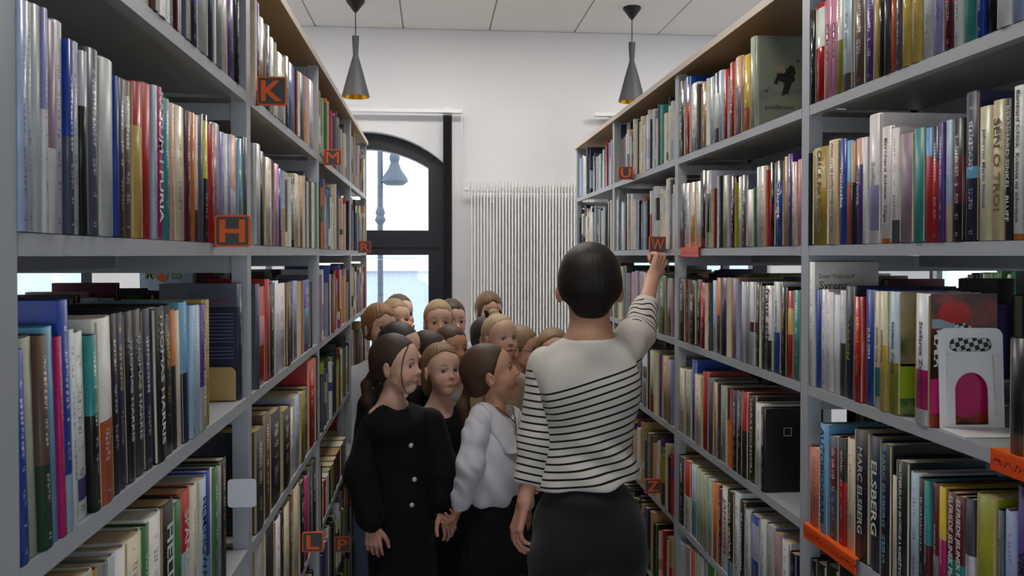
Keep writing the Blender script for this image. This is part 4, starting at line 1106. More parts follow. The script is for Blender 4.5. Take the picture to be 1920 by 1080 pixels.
def face_colour(V, skin, lip, brow, bw=1.0, blush=.5):
    V = V.astype(np.float32)
    c = np.tile(np.asarray(skin, np.float32), (len(V), 1))
    def mixc(m, col): return c * (1 - m[:, None]) + np.asarray(col, np.float32) * m[:, None]
    # cheeks, nose tip, ears a little redder
    m = np.zeros(len(V), np.float32)
    for s in (-1, 1):
        m += np.exp(-(((V - np.array([s * .036, .062, -.034])) ** 2).sum(1)) / (2 * .016 ** 2))
        m += .8 * np.exp(-(((V - np.array([s * .080, -.012, -.012])) ** 2).sum(1)) / (2 * .016 ** 2))
    m += .7 * np.exp(-(((V - np.array([0, .094, -.029])) ** 2).sum(1)) / (2 * .009 ** 2))
    c = mixc(np.clip(m, 0, 1) * blush, (skin[0] * .93, skin[1] * .66, skin[2] * .60))
    # lips
    d = np.minimum(sd_ell(V, (0, .0738, -.0556), (.0200, .0080, .0037)), sd_ell(V, (0, .0730, -.0634), (.0160, .0085, .0047)))
    front = V[:, 1] > .060
    c = mixc(np.clip(.5 - d / .0022, 0, 1) * front, lip)
    dm = sd_ell(V, (0, .080, -.062), (.0115, .016, .0065))
    for s in (-1, 1):
        # lashes and lid edge
        d = sd_ell(V, (s * .0302, EYE[1] + .0105, EYE[2] - .0003), (.0136, .0115, .0069))
        up = np.clip((V[:, 2] - (EYE[2] - .001)) / .003, .35, 1)
        c = mixc(np.clip(1 - np.abs(d - .0002) / .0016, 0, 1) * up * .8 * (V[:, 1] > .05), (brow[0] * .35, brow[1] * .35, brow[2] * .35))
        # soft shade of the socket crease stays geometric; brow hair
        x = V[:, 0] * s
        zc = .0165 + .0045 * np.sin(np.clip((x - .012) / .034, 0, 1) * math.pi * .8) - .0035 * np.clip((x - .034) / .012, 0, 1)
        th = .0030 * bw * np.clip((x - .010) / .006, 0, 1) * np.clip((.049 - x) / .014, 0, 1)
        m = np.clip((th - np.abs(V[:, 2] - zc)) / .0016 + .3, 0, 1) * (x > .010) * (x < .049) * (V[:, 1] > .03)
        c = mixc(m * .75, brow)
    return c
SMESH = {}
def head_mesh(kind):
    if kind not in SMESH:
        h = {'fine': .0021, 'fine_open': .0024, 'mid': .0029, 'mid_open': .0029, 'woman': .0034}[kind]
        ops = head_ops(1.0 if 'open' in kind else 0.0, .051 if kind == 'woman' else .0365, kind == 'woman')
        SMESH[kind] = mesh_field(lambda P: run(ops, P), (-.155, -.115, -.27), (.155, .125, .125), h)
    return SMESH[kind]
PIV = np.array([0, -.024, -.098], np.float32)
def pose(V, yaw, pitch, roll, rigid=False):
    """turn the head on the neck; the chest stays put"""
    V = V.astype(np.float32)
    w = np.ones(len(V), np.float32) if rigid else np.clip((V[:, 2] + .150) / .080, 0, 1)
    w = w * w * (3 - 2 * w)
    p = V - PIV
    a = pitch * w; y = p[:, 1] * np.cos(a) - p[:, 2] * np.sin(a); z = p[:, 1] * np.sin(a) + p[:, 2] * np.cos(a); p = np.stack([p[:, 0], y, z], 1)
    a = roll * w; x = p[:, 0] * np.cos(a) + p[:, 2] * np.sin(a); z = -p[:, 0] * np.sin(a) + p[:, 2] * np.cos(a); p = np.stack([x, p[:, 1], z], 1)
    a = yaw * w; x = p[:, 0] * np.cos(a) - p[:, 1] * np.sin(a); y = p[:, 0] * np.sin(a) + p[:, 1] * np.cos(a)
    return np.stack([x, y, p[:, 2]], 1) + PIV

# ---- hair
def hairline(P, y0, z0, ny=.8, nz=.6, bow=2.0):
    return ny * (P[:, 1] - y0) - nz * (P[:, 2] - z0) + bow * P[:, 0] ** 2
def ear_cut(r=(.02, .021, .030), z=-.013): return [('s', .006, 'ell', (s * .083, -.008, z), r) for s in (-1, 1)]
def hair_ops(style):
    strands = lambda fr, amp, ax: ('d', 0, lambda P: amp * .5 * np.sin(fr * ax(P) + 2.5 * np.sin(5 * ax(P) + 1) + 2 * wave(P, 9, 18)) + amp * .9 * wave(P, 4, 45))
    crown = lambda P: np.arctan2(P[:, 0], P[:, 1] + .03 + 1e-5)
    back = lambda P: np.arctan2(P[:, 0], (P[:, 2] + .03) * .85 - (P[:, 1] + .10) * .5 + 1e-5)
    if style in ('pony', 'pony_long'):
        o = [('u', 0, 'ell', (0, -.016, .029), (.0765, .0945, .0865)), ('u', .03, 'ell', (0, -.062, -.022), (.052, .040, .050)),
             ('i', .008, lambda P: hairline(P, .066, .070, .82, .57, 2.2)),
             ('i', .01, lambda P: -(P[:, 2] + .062) * .8 - (P[:, 1] + .05) * .0)] + ear_cut()
        o += [('u', .012, 'ell', (0, -.104, -.030), (.017, .014, .016))]
        pts = [(0, -.110, -.032), (0, -.132, -.070), (0, -.132, -.125), (0, -.120, -.185)]
        rs = [.012, .021, .022, .008]
        if style == 'pony_long': pts = [(0, -.108, -.034), (-.004, -.134, -.075), (-.008, -.138, -.14), (-.01, -.125, -.26)]; rs = [.013, .024, .026, .010]
        for a, b, ra, rb in zip(pts, pts[1:], rs, rs[1:]): o.append(('u', .01, 'cap', a, b, ra, rb))
        return o + [strands(46, .0011, back)], back
    if style == 'long':
        o = [('u', 0, 'ell', (0, -.014, .030), (.0785, .0955, .0865)), ('u', .03, 'ell', (0, -.060, -.05), (.066, .045, .10))]
        for s in (-1, 1):
            o += [('u', .02, 'cap', (s * .062, -.022, -.01), (s * .070, -.040, -.11), .020, .022), ('u', .02, 'cap', (s * .070, -.040, -.11), (s * .066, -.030, -.20), .022, .010)]
        o += [('i', .008, lambda P: hairline(P, .060, .068, .78, .62, 1.4) + .16 * P[:, 0] + .003 * np.sin(P[:, 0] * 90)), ('s', .01, 'ell', (.083, .004, -.016), (.024, .02, .032))]
        return o + [strands(40, .0013, crown)], crown
    if style == 'boy':
        o = [('u', 0, 'ell', (0, -.014, .031), (.0755, .0945, .0865)), ('u', .03, 'ell', (0, -.05, -.02), (.058, .044, .045)),
             ('i', .006, lambda P: hairline(P, .070, .066, .80, .60, 1.2) + .003 * np.sin(P[:, 0] * 160)),
             ('i', .012, lambda P: -(P[:, 2] + .045)),] + ear_cut((.026, .024, .034))
        return o + [strands(52, .0014, crown)], crown
    if style == 'boy_fringe':
        o = [('u', 0, 'ell', (0, -.013, .031), (.0785, .0975, .0875)), ('u', .03, 'ell', (0, -.05, -.02), (.060, .046, .050)),
             ('i', .006, lambda P: hairline(P, .074, .050, .86, .50, 1.2) + .004 * np.sin(P[:, 0] * 120 + 1)),
             ('i', .012, lambda P: -(P[:, 2] + .055)),] + ear_cut((.024, .022, .030))
        return o + [strands(44, .0020, crown)], crown
    if style == 'bun':
        o = [('u', 0, 'ell', (0, -.015, .029), (.0745, .0925, .0850)), ('u', .03, 'ell', (0, -.055, -.02), (.054, .040, .044)),
             ('i', .008, lambda P: hairline(P, .062, .080, .84, .54, 2.2)), ('i', .01, lambda P: -(P[:, 2] + .055))] + ear_cut()
        o += [('u', .01, 'ell', (0, -.040, .118), (.026, .026, .020))]
        up = lambda P: np.arctan2(P[:, 0], P[:, 1] + .04 + 1e-5)
        return o + [strands(48, .0010, up)], up
    if style == 'woman':
        o = [('u', 0, 'ell', (0, -.015, .030), (.0815, .0985, .0875)), ('u', .03, 'ell', (0, -.030, -.006), (.0770, .074, .052)),
             ('u', .025, 'ell', (0, -.058, -.050), (.046, .032, .034)),
             ('i', .008, lambda P: hairline(P, .066, .060, .8, .6, 1.0)), ('s', .006, 'ell', (-.088, -.012, -.030), (.020, .022, .034)), ('s', .006, 'ell', (.088, -.012, -.030), (.020, .022, .034))]
        return o + [strands(50, .0010, crown)], crown
def hair_mesh(style):
    key = 'hair_' + style
    if key not in SMESH:
        ops, axf = hair_ops(style)
        V, Q = mesh_field(lambda P: run(ops, P), (-.115, -.175, -.28 if style in ('pony_long', 'long', 'pony') else -.12), (.115, .115, .150), .0032)
        SMESH[key] = (V, Q, axf(V))
    return SMESH[key]
def skin_mat():
    m, nt, b = nmat('skin')
    at = nt.nodes.new('ShaderNodeAttribute'); at.attribute_name = 'Col'
    tc = nt.nodes.new('ShaderNodeTexCoord'); nz = nt.nodes.new('ShaderNodeTexNoise'); nz.inputs['Scale'].default_value = 40; nz.inputs['Detail'].default_value = 4
    mr = nt.nodes.new('ShaderNodeMapRange'); mr.inputs[3].default_value = .93; mr.inputs[4].default_value = 1.06
    mul = nt.nodes.new('ShaderNodeMix'); mul.data_type = 'RGBA'; mul.blend_type = 'MULTIPLY'; mul.inputs[0].default_value = 1
    L = nt.links.new
    L(tc.outputs['Object'], nz.inputs['Vector']); L(nz.outputs['Fac'], mr.inputs[0]); L(at.outputs['Color'], mul.inputs[6]); L(mr.outputs[0], mul.inputs[7]); L(mul.outputs[2], b.inputs['Base Color'])
    b.inputs['Roughness'].default_value = .5; b.inputs['Specular IOR Level'].default_value = .35
    b.inputs['Subsurface Weight'].default_value = .12; b.inputs['Subsurface Radius'].default_value = (.008, .003, .002); b.inputs['Subsurface Scale'].default_value = 1.0
    return m
M['skin'] = skin_mat()
def hair_mat(name, c):
    m, nt, b = nmat('hair_' + name)
    c = srgb(c)
    at = nt.nodes.new('ShaderNodeAttribute'); at.attribute_name = 'Strand'
    tc = nt.nodes.new('ShaderNodeTexCoord')
    cb = nt.nodes.new('ShaderNodeCombineXYZ'); sx = nt.nodes.new('ShaderNodeSeparateXYZ')
    mu = nt.nodes.new('ShaderNodeMath'); mu.operation = 'MULTIPLY'; mu.inputs[1].default_value = 26
    L = nt.links.new
    L(at.outputs['Fac'], mu.inputs[0]); L(mu.outputs[0], cb.inputs[0]); L(tc.outputs['Object'], sx.inputs[0])
    m2 = nt.nodes.new('ShaderNodeMath'); m2.operation = 'MULTIPLY'; m2.inputs[1].default_value = 9; L(sx.outputs[2], m2.inputs[0]); L(m2.outputs[0], cb.inputs[1])
    nz = nt.nodes.new('ShaderNodeTexNoise'); nz.inputs['Scale'].default_value = 1.3; nz.inputs['Detail'].default_value = 5; nz.inputs['Roughness'].default_value = .65
    L(cb.outputs[0], nz.inputs['Vector'])
    mx = nt.nodes.new('ShaderNodeMix'); mx.data_type = 'RGBA'
    mx.inputs[6].default_value = (*[x * .55 for x in c], 1); mx.inputs[7].default_value = (*[min(1, x * 1.5) for x in c], 1)
    L(nz.outputs['Fac'], mx.inputs[0]); L(mx.outputs[2], b.inputs['Base Color'])
    b.inputs['Roughness'].default_value = .5; b.inputs['Specular IOR Level'].default_value = .35
    bp = nt.nodes.new('ShaderNodeBump'); bp.inputs['Strength'].default_value = .32; bp.inputs['Distance'].default_value = .004
    L(nz.outputs['Fac'], bp.inputs['Height']); L(bp.outputs['Normal'], b.inputs['Normal'])
    return m
HAIRM = {}
def hairm(c):
    if c not in HAIRM: HAIRM[c] = hair_mat(c.strip('#'), c)
    return HAIRM[c]
def cloth(name, col, rough=.85, var=.08, bump=.25, bs=300, sheen=.15):
    return pmat(name, col, rough, var=var, scale=18, bump=bump, bscale=bs, sheen=sheen, spec=.25)
M['eye_white'] = pmat('eye_white', '#cfc8c2', .25, var=.02); M['pupil'] = pmat('pupil', '#0a0808', .1, var=0)
IRIS = {}
def iris(c):
    if c not in IRIS: IRIS[c] = pmat('iris_' + c.strip('#'), c, .2, var=.3, scale=400)
    return IRIS[c]
EYEM = {}
def eye_mesh(c):
    if c in EYEM: return EYEM[c]
    r = .0125; ang = [0, 10, 13, 24, 30, 45, 70, 100, 140, 180]; n = 20
    vs = []; fs = []; mi = []
    for a in ang:
        for k in range(n):
            t = 2 * math.pi * k / n
            bul = r + (.0007 if a < 28 else 0)
            vs.append((bul * math.sin(R(a)) * math.cos(t), bul * math.cos(R(a)), bul * math.sin(R(a)) * math.sin(t)))
    for i in range(len(ang) - 1):
        for k in range(n):
            k2 = (k + 1) % n; fs.append((i*n+k, i*n+k2, (i+1)*n+k2, (i+1)*n+k)); mi.append(2 if ang[i + 1] <= 13 else 1 if ang[i + 1] <= 30 else 0)
    me = bpy.data.meshes.new('eye'); me.from_pydata(vs, [], fs); me.update()
    for m_ in (M['eye_white'], iris(c), M['pupil']): me.materials.append(m_)
    me.polygons.foreach_set('material_index', mi); me.polygons.foreach_set('use_smooth', [True] * len(fs))
    EYEM[c] = me
    return me

# ---- hands
def hand_ops(w, d, n, t, sc=1.0, curl=(25, 30, 20), spread=.0, thumb=.35, fore=None):
    """w wrist, d towards the fingers, n the way the fingers curl, t towards the thumb (unit vectors); adult size at sc 1"""
    w, d, n, t = [np.asarray(x, np.float32) for x in (w, d, n, t)]
    d = d / np.linalg.norm(d); n = n - d * (n @ d); n = n / np.linalg.norm(n); t = t - d * (t @ d) - n * (t @ n); t = t / np.linalg.norm(t)
    o = []
    lat = (.029, .0095, -.010, -.028); ml = (.085, .089, .084, .076); fl = (.070, .078, .072, .056)
    for i in range(4):
        k0 = w + (t * lat[i] * .45) * sc; k1 = w + (d * ml[i] + t * lat[i]) * sc
        o.append(('u', .008 * sc, 'cap', k0, k1, .0130 * sc, .0098 * sc))
    for i in range(4):
        p = w + (d * ml[i] + t * lat[i]) * sc; a = 0; r = .0088 * sc * (1, 1, .97, .88)[i]
        dd = d + t * spread * (1.2, .3, -.5, -1.4)[i]; dd = dd / np.linalg.norm(dd)
        for j, fr in enumerate((.45, .30, .25)):
            a += R(curl[j] * (1 + .08 * i))
            q = p + (dd * math.cos(a) + n * math.sin(a)) * fl[i] * fr * sc
            o.append(('u', .0025 * sc, 'cap', p, q, r, r * .88)); r *= .88; p = q
    b0 = w + (d * .018 + t * .020) * sc
    b1 = b0 + (d * .036 + t * .026 + n * .012) * sc; b2 = b1 + (d * .026 + t * .016 * (1 - thumb) + n * .018 * thumb * 1.5) * sc; b3 = b2 + (d * .024 + t * .002 + n * .016 * thumb) * sc
    o += [('u', .008 * sc, 'cap', b0, b1, .014 * sc, .0115 * sc), ('u', .003 * sc, 'cap', b1, b2, .0105 * sc, .0095 * sc), ('u', .002 * sc, 'cap', b2, b3, .0092 * sc, .0078 * sc)]
    if fore is not None: o.append(('u', .012 * sc, 'cap', w, np.asarray(fore, np.float32), .0225 * sc, .031 * sc))
    return o
def ops_bounds(ops, pad=.02):
    pts = []
    for op in ops:
        if op[2] == 'cap':
            for p, r in ((op[3], op[5]), (op[4], op[6])): pts += [np.asarray(p) - r, np.asarray(p) + r]
        elif op[2] == 'ell' and op[0] == 'u':
            r = max(op[4]) if len(op) > 5 else np.asarray(op[4]); pts += [np.asarray(op[3]) - r, np.asarray(op[3]) + r]
    pts = np.array(pts)
    return pts.min(0) - pad, pts.max(0) + pad
def mesh_ops(ops, h, lo=None, hi=None):
    a, b = ops_bounds(ops)
    if lo is not None: a = np.maximum(a, lo)
    if hi is not None: b = np.minimum(b, hi)
    return mesh_field(lambda P: run(ops, P), a, b, h)

# ---- assembling a person
SKIN = srgb('#deb5a0'); SKIN2 = srgb('#cfa08a'); LIP = srgb('#b9685f')
def coloured(name, V, Q, C, mat, parent):
    me = np_mesh(name, V, Q)
    a = me.attributes.new('Col', 'FLOAT_COLOR', 'POINT')
    a.data.foreach_set('color', np.concatenate([C, np.ones((len(C), 1), np.float32)], 1).astype(np.float32).ravel())
    return link(name, me, mat, parent)
def stranded(name, V, Q, S, mat, parent):
    me = np_mesh(name, V, Q)
    a = me.attributes.new('Strand', 'FLOAT', 'POINT'); a.data.foreach_set('value', S.astype(np.float32))
    return link(name, me, mat, parent)
def tubes_np(chains, r, n=5):
    b = MB()
    for c in chains: b.tube(c, r, n)
    V = np.array(b.v, np.float32); Q = []
    for f in b.f:
        if len(f) == 4: Q.append(f)
        else: Q += [(f[0], f[k], f[k + 1], f[k + 1]) for k in range(1, len(f) - 1)][:0]
    return V, np.array(Q)
class Person:
    """root on the floor below the neck; head centre at world hc; mesh coordinates are relative to the root"""
    def __init__(s, hc, label, group=None):
        s.hc = np.array(hc, np.float32)
        s.root = empty('person', (float(hc[0]), float(hc[1]), 0)); tag(s.root, label, 'person', group)
        s.o = np.array((hc[0], hc[1], 0), np.float32); s.body = []
    def head(s, kind, heading, torso, pitch=0, roll=0, sc=1.0, wide=1.0, style='boy', hair='#3a2b20', skin=SKIN, brow=None, lip=LIP, eyes='#4a3526', gaze=(0, 0), bw=1.0, strands=None, tail_col=None):
        V, Q = head_mesh(kind)
        br = srgb(brow or hair)
        C = face_colour(V, skin, lip, br, bw)
        S = np.array([wide, 1, 1], np.float32) * sc
        yaw = (heading - torso + math.pi) % (2 * math.pi) - math.pi
        rt = rotm(0, 0, torso)
        up = np.array([0, 0, s.hc[2]], np.float32)
        place = lambda v, rigid=False: (pose(v, yaw, pitch, roll, rigid) * S) @ rt.T + up
        s.place = place
        s.body.append((place(V), Q, C))
        if eyes:
            em = eye_mesh(eyes)
            for sg in (-1, 1):
                e = link('eye', em, None, s.root)
                p = place(np.array([[sg * EYE[0], EYE[1], EYE[2]]], np.float32), True)[0]
                e.location = [float(x) for x in p]
                e.rotation_mode = 'QUATERNION'
                fwd = place(np.array([[sg * EYE[0] + gaze[0], EYE[1] + 1, EYE[2] + gaze[1]]], np.float32), True)[0] - p
                e.rotation_quaternion = Vector([float(x) for x in fwd]).to_track_quat('Y', 'Z')
                e.scale = (sc, sc, sc)
        V, Q, A = hair_mesh(style)
        h = stranded('hair', place(V, True), Q, A, hairm(hair), s.root)
        if strands:
            V, Q = tubes_np(strands, .0010)
            stranded('loose_strand', place(V, True), Q, V[:, 0] * 50, hairm(hair), h)
        s.hairobj = h
        return s
    def hand(s, ops, h=.0026, skin=SKIN):
        ops = [op[:3] + (np.asarray(op[3]) - s.o, np.asarray(op[4]) - s.o) + op[5:] for op in ops]
        V, Q = mesh_ops(ops, h)
        C = np.tile(np.asarray(skin, np.float32), (len(V), 1)); C[:, 1] *= .92; C[:, 2] *= .9
        s.body.append((V, Q, C)); return s
    def finish(s):
        for k, (V, Q, C) in enumerate(s.body):
            o = coloured('body' if k == 0 else 'forearm_and_hand', V, Q, C, M['skin'], s.root)
            if k == 0: s.bodyobj = o
        return s
    def garment(s, name, ops, h, mat, attr=None, lo=None, hi=None, parent=None):
        """ops in world coordinates"""
        V, Q = mesh_ops(ops, h, lo, hi)
        me = np_mesh(name, V - s.o, Q)
        if attr is not None:
            a = me.attributes.new('Strand', 'FLOAT', 'POINT'); a.data.foreach_set('value', attr(V).astype(np.float32))
        return link(name, me, mat, parent or s.root)
def pix(u, v, Y):
    p = on_y(u, v, Y); return np.array((p.x, p.y, p.z), np.float32)

# ------------------------------------------------------------------ the people in the aisle
FOLD = lambda amp, seed, fr: ('d', 0, lambda P: amp * wave(P, seed, fr))
C_BLACK = cloth('black_knit', '#09090b', sheen=.02); C_NAVY = cloth('navy_cloth', '#0b0c14', sheen=.02); C_WHITE = cloth('white_cotton', '#d3d3dc', bump=.1)
C_DENIM = cloth('charcoal_denim', '#1f2023', bump=.2); C_JEANS = cloth('pale_blue_denim', '#8fa0c0'); C_DARKTROU = cloth('dark_trousers', '#23252c')
SHOE = pmat('dark_shoe', '#26262a', .5)
def stripe_mat():
    m, nt, b = nmat('striped_jersey')
    at = nt.nodes.new('ShaderNodeAttribute'); at.attribute_name = 'Strand'
    L = nt.links.new
    def mth(op, a, v):
        n = nt.nodes.new('ShaderNodeMath'); n.operation = op
        for i, x in enumerate((a, v)):
            if isinstance(x, float): n.inputs[i].default_value = x
            else: L(x, n.inputs[i])
        return n.outputs[0]
    fr = mth('FRACT', mth('DIVIDE', at.outputs['Fac'], .0208), 0.0)
    band = mth('MULTIPLY', mth('LESS_THAN', fr, .27), mth('MULTIPLY', mth('GREATER_THAN', at.outputs['Fac'], 0.0), mth('LESS_THAN', at.outputs['Fac'], .372)))
    mx = nt.nodes.new('ShaderNodeMix'); mx.data_type = 'RGBA'; mx.inputs[6].default_value = (*srgb('#d2cec6'), 1); mx.inputs[7].default_value = (*srgb('#15161c'), 1)
    L(band, mx.inputs[0]); L(mx.outputs[2], b.inputs['Base Color'])
    b.inputs['Roughness'].default_value = .9; b.inputs['Specular IOR Level'].default_value = .2; b.inputs['Sheen Weight'].default_value = .15
    tc = nt.nodes.new('ShaderNodeTexCoord'); n2 = nt.nodes.new('ShaderNodeTexNoise'); n2.inputs['Scale'].default_value = 350
    L(tc.outputs['Object'], n2.inputs['Vector'])
    bp = nt.nodes.new('ShaderNodeBump'); bp.inputs['Strength'].default_value = .2; bp.inputs['Distance'].default_value = .004
    L(n2.outputs['Fac'], bp.inputs['Height']); L(bp.outputs['Normal'], b.inputs['Normal'])
    return m
M['stripes'] = stripe_mat()
def at_(c, rt, x, y, z): return np.asarray(c) + rt @ np.array((x, y, 0), np.float32) + np.array((0, 0, z), np.float32)

# ---- woman in the striped jersey, seen from behind
YW = 2.45
hc = pix(1106, 537, YW)
P_ = Person(hc, 'woman in a striped jersey reaching up to the W sign')
P_.head('woman', R(-6), R(-10), pitch=R(2), sc=1.10, wide=1.0, style='woman', hair='#1b1512', skin=srgb('#c99a80'), eyes='#4a3526')
hd = R(-10); rt = rotm(0, 0, hd); cz = hc[2]
base = np.array((hc[0], hc[1], 0), np.float32)
sL, sR = pix(1020, 684, YW + .01), pix(1176, 660, YW + .03)
eL, wL = pix(1006, 828, YW - .01), pix(984, 940, YW - .05)
eR, wR = pix(1205, 598, YW + .21), pix(1224, 519, YW + .36)
tors = pix(1098, 760, YW); waist = pix(1096, 850, YW); hem = pix(1099, 893, YW)
ops = [('u', 0, 'ell', (tors[0], YW - .025, pix(1100, 735, YW)[2]), (.150, .100, .165), rt),
       ('u', .06, 'ell', (waist[0], YW - .02, waist[2]), (.138, .098, .14), rt),
       ('u', .05, 'ell', (hem[0], YW - .03, hem[2] - .03), (.156, .112, .10), rt),
       ('u', .05, 'cap', (sL[0] + .015, sL[1] - .02, sL[2] - .005), (base[0], YW - .045, pix(1104, 646, YW)[2]), .050, .052),
       ('u', .05, 'cap', (sR[0] - .01, sR[1] - .02, sR[2]), (base[0], YW - .045, pix(1104, 646, YW)[2]), .052, .052),
       ('u', .04, 'ell', (pix(1055, 720, YW)[0], YW - .085, pix(1055, 720, YW)[2]), (.06, .03, .08)),
       ('u', .04, 'ell', (pix(1145, 705, YW)[0], YW - .075, pix(1145, 705, YW)[2]), (.06, .03, .08)),
       ('s', .012, 'ell', (pix(1104, 600, YW)[0], YW - .040, pix(1104, 590, YW)[2]), (.104, .10, .078), rotm(0, R(-7), 0)),
       ('i', .006, lambda P: pix(1099, 897, YW)[2] - .0 + .10 * (P[:, 0] - hem[0]) - P[:, 2]),
       ('d', 0, lambda P: .006 * np.sin((P[:, 2] * 1.0 + .55 * (P[:, 0] - hem[0])) * 62 + 1.3) * np.clip((waist[2] + .10 - P[:, 2]) / .08, 0, 1) * np.clip((P[:, 0] - hem[0] + .17) / .2, 0, 1)),
       FOLD(.0025, 2, 22)]
z0s = pix(1040, 722, YW)[2]
def jersey_s(V):
    xr = V[:, 0] - pix(1040, 700, YW)[0]
    t = np.clip((z0s - V[:, 2]) / .3, 0, 1)
    v_ = (z0s + .002 - V[:, 2]) + xr * (.30 * (1 - t) + .13 * t)
    return np.minimum(v_, .288)
jer = P_.garment('jersey', ops, .0045, M['stripes'], jersey_s)
def sleeve(P_, name, pts, rs, h, mat, attr, k=.03, fold=.004, seed=3, parent=None, cut=None):
    o = []
    for a, b, ra, rb in zip(pts, pts[1:], rs, rs[1:]): o.append(('u', k, 'cap', a, b, ra, rb))
    if cut is not None: o.append(('i', .004, cut))
    o.append(FOLD(fold, seed, 40))
    return P_.garment(name, o, h, mat, attr, parent=parent)
def along(pts):
    pts = [np.asarray(p) for p in pts]
    def f(V):
        W = 0; val = 0; acc = 0
        for a, b in zip(pts, pts[1:]):
            ab = b - a; L_ = np.linalg.norm(ab); t = (V - a) @ ab / (L_ * L_); tc_ = np.clip(t, 0, 1)
            d = np.linalg.norm(V - a - tc_[:, None] * ab, axis=1)
            w = np.exp(-(d / .02) ** 2) + 1e-9
            val = val + w * (acc + t * L_); W = W + w; acc += L_
        return val / W
    return f
cuffL = pix(990, 908, YW - .03)
aL = along([sL, eL, cuffL])
dirc = (cuffL - eL) / np.linalg.norm(cuffL - eL)
sleeve(P_, 'sleeve', [sL + np.array((.012, 0, -.006)), eL, cuffL + dirc * .05], [.060, .053, .042], .0045, M['stripes'], lambda V: aL(V) - .018, cut=lambda P: (P - cuffL) @ dirc.astype(np.float32), parent=jer)
cuffR = eR + (wR - eR) * .30
dR = (wR - eR) / np.linalg.norm(wR - eR)
aR = along([sR, eR, cuffR])
LR = np.linalg.norm(sR - eR)
def bunch(V):
    s_ = aR(V); return np.where(s_ > LR - .13, (s_ - LR + .135) * .72 + .006 * np.sin(V[:, 0] * 90), -1.0) * np.where(s_ < LR + .045, 1, -1)
sleeve(P_, 'sleeve', [sR + np.array((-.01, 0, -.004)), sR + (eR - sR) * .5, eR, cuffR + dR * .04], [.060, .053, .046, .038], .0045, M['stripes'], bunch, fold=.006, seed=9, cut=lambda P: (P - cuffR) @ dR.astype(np.float32), parent=jer)
# hands and forearms
fwd = np.array((0, 1, 0), np.float32)
P_.hand(hand_ops(wR, (pix(1239, 486, YW + .385) - wR), (-.6, .75, 0), (.75, -.1, .3), .95, (62, 66, 45), thumb=.9, fore=eR), .003, srgb('#d2a68e'))
P_.hand(hand_ops(wL, (pix(966, 1000, YW - .06) - wL), (.85, .2, -.1), (.25, .9, 0), .98, (22, 26, 20), thumb=.4, fore=eL), .003, srgb('#c99a86'))
P_.finish()
hipz = pix(1098, 975, YW)[2]
ops = [('u', 0, 'ell', (hem[0], YW - .03, hipz), (.162, .118, .13), rt), ('u', .04, 'ell', (hem[0] - .06, YW - .085, hipz - .06), (.085, .07, .09)), ('u', .04, 'ell', (hem[0] + .07, YW - .08, hipz - .05), (.085, .07, .09)),
       ('u', .03, 'cap', (hem[0] - .085, YW - .04, hipz - .10), (hem[0] - .09, YW - .02, .45), .092, .066), ('u', .02, 'cap', (hem[0] - .09, YW - .02, .45), (hem[0] - .09, YW - .02, .05), .064, .052),
       ('u', .03, 'cap', (hem[0] + .08, YW - .04, hipz - .10), (hem[0] + .085, YW + .03, .45), .092, .066), ('u', .02, 'cap', (hem[0] + .085, YW + .03, .45), (hem[0] + .09, YW + .03, .05), .064, .052),
       ('u', .02, 'cap', (hem[0], YW - .03, hem[2] - .01), (hem[0], YW - .03, hem[2] - .04), .10, .12), FOLD(.003, 5, 28)]
tr = P_.garment('trousers', ops, .007, C_DENIM)
for s_ in (-1, 1):
    c_ = np.array((hem[0] + s_ * .09, YW + .05 + (.04 if s_ > 0 else 0), .042), np.float32)
    P_.garment('shoe', [('u', 0, 'ell', c_, (.045, .125, .046)), ('u', .02, 'cap', c_ + np.array((0, -.07, .02)), c_ + np.array((0, -.07, .06)), .04, .042), ('i', .004, lambda P: .003 - P[:, 2])], .007, SHOE)

# ---- ordinary child: shared clothes
GEN = {}
def generic(kind):
    if kind in GEN: return GEN[kind]
    if kind == 'shirt':
        o = [('u', 0, 'ell', (0, -.03, .925), (.122, .084, .14)), ('u', .05, 'ell', (0, -.03, .75), (.116, .084, .17))]
        for s in (-1, 1):
            o += [('u', .03, 'cap', (0, -.034, 1.040), (s * .098, -.032, 1.002), .044, .044), ('u', .03, 'cap', (s * .122, -.03, .985), (s * .150, -.04, .80), .047, .040), ('u', .02, 'cap', (s * .150, -.04, .80), (s * .145, .02, .63), .040, .032)]
        o += [('s', .008, 'cap', (0, -.008, 1.035), (0, -.004, 1.2), .047, .062), ('i', .006, lambda P: .60 - P[:, 2]), FOLD(.003, 6, 30)]
    elif kind == 'trousers':
        o = [('u', 0, 'ell', (0, -.03, .62), (.113, .085, .11))]
        for s in (-1, 1): o += [('u', .03, 'cap', (s * .058, -.03, .57), (s * .062, -.025, .06), .072, .048)]
        o += [FOLD(.002, 7, 26)]
    elif kind == 'shoe': o = [('u', 0, 'ell', (0, .02, .036), (.036, .10, .036)), ('u', .02, 'cap', (0, -.04, .04), (0, -.04, .07), .034, .036), ('i', .003, lambda P: .002 - P[:, 2])]
    elif kind == 'hand': o = hand_ops((0, 0, 0), (0, .25, -1), (0, 1, .2), (-1, 0, 0), .70, (28, 30, 20), fore=(0, -.02, .08))
    V, Q = mesh_ops(o, {'shirt': .008, 'trousers': .009, 'shoe': .007, 'hand': .0032}[kind])
    GEN[kind] = (V, Q); return GEN[kind]
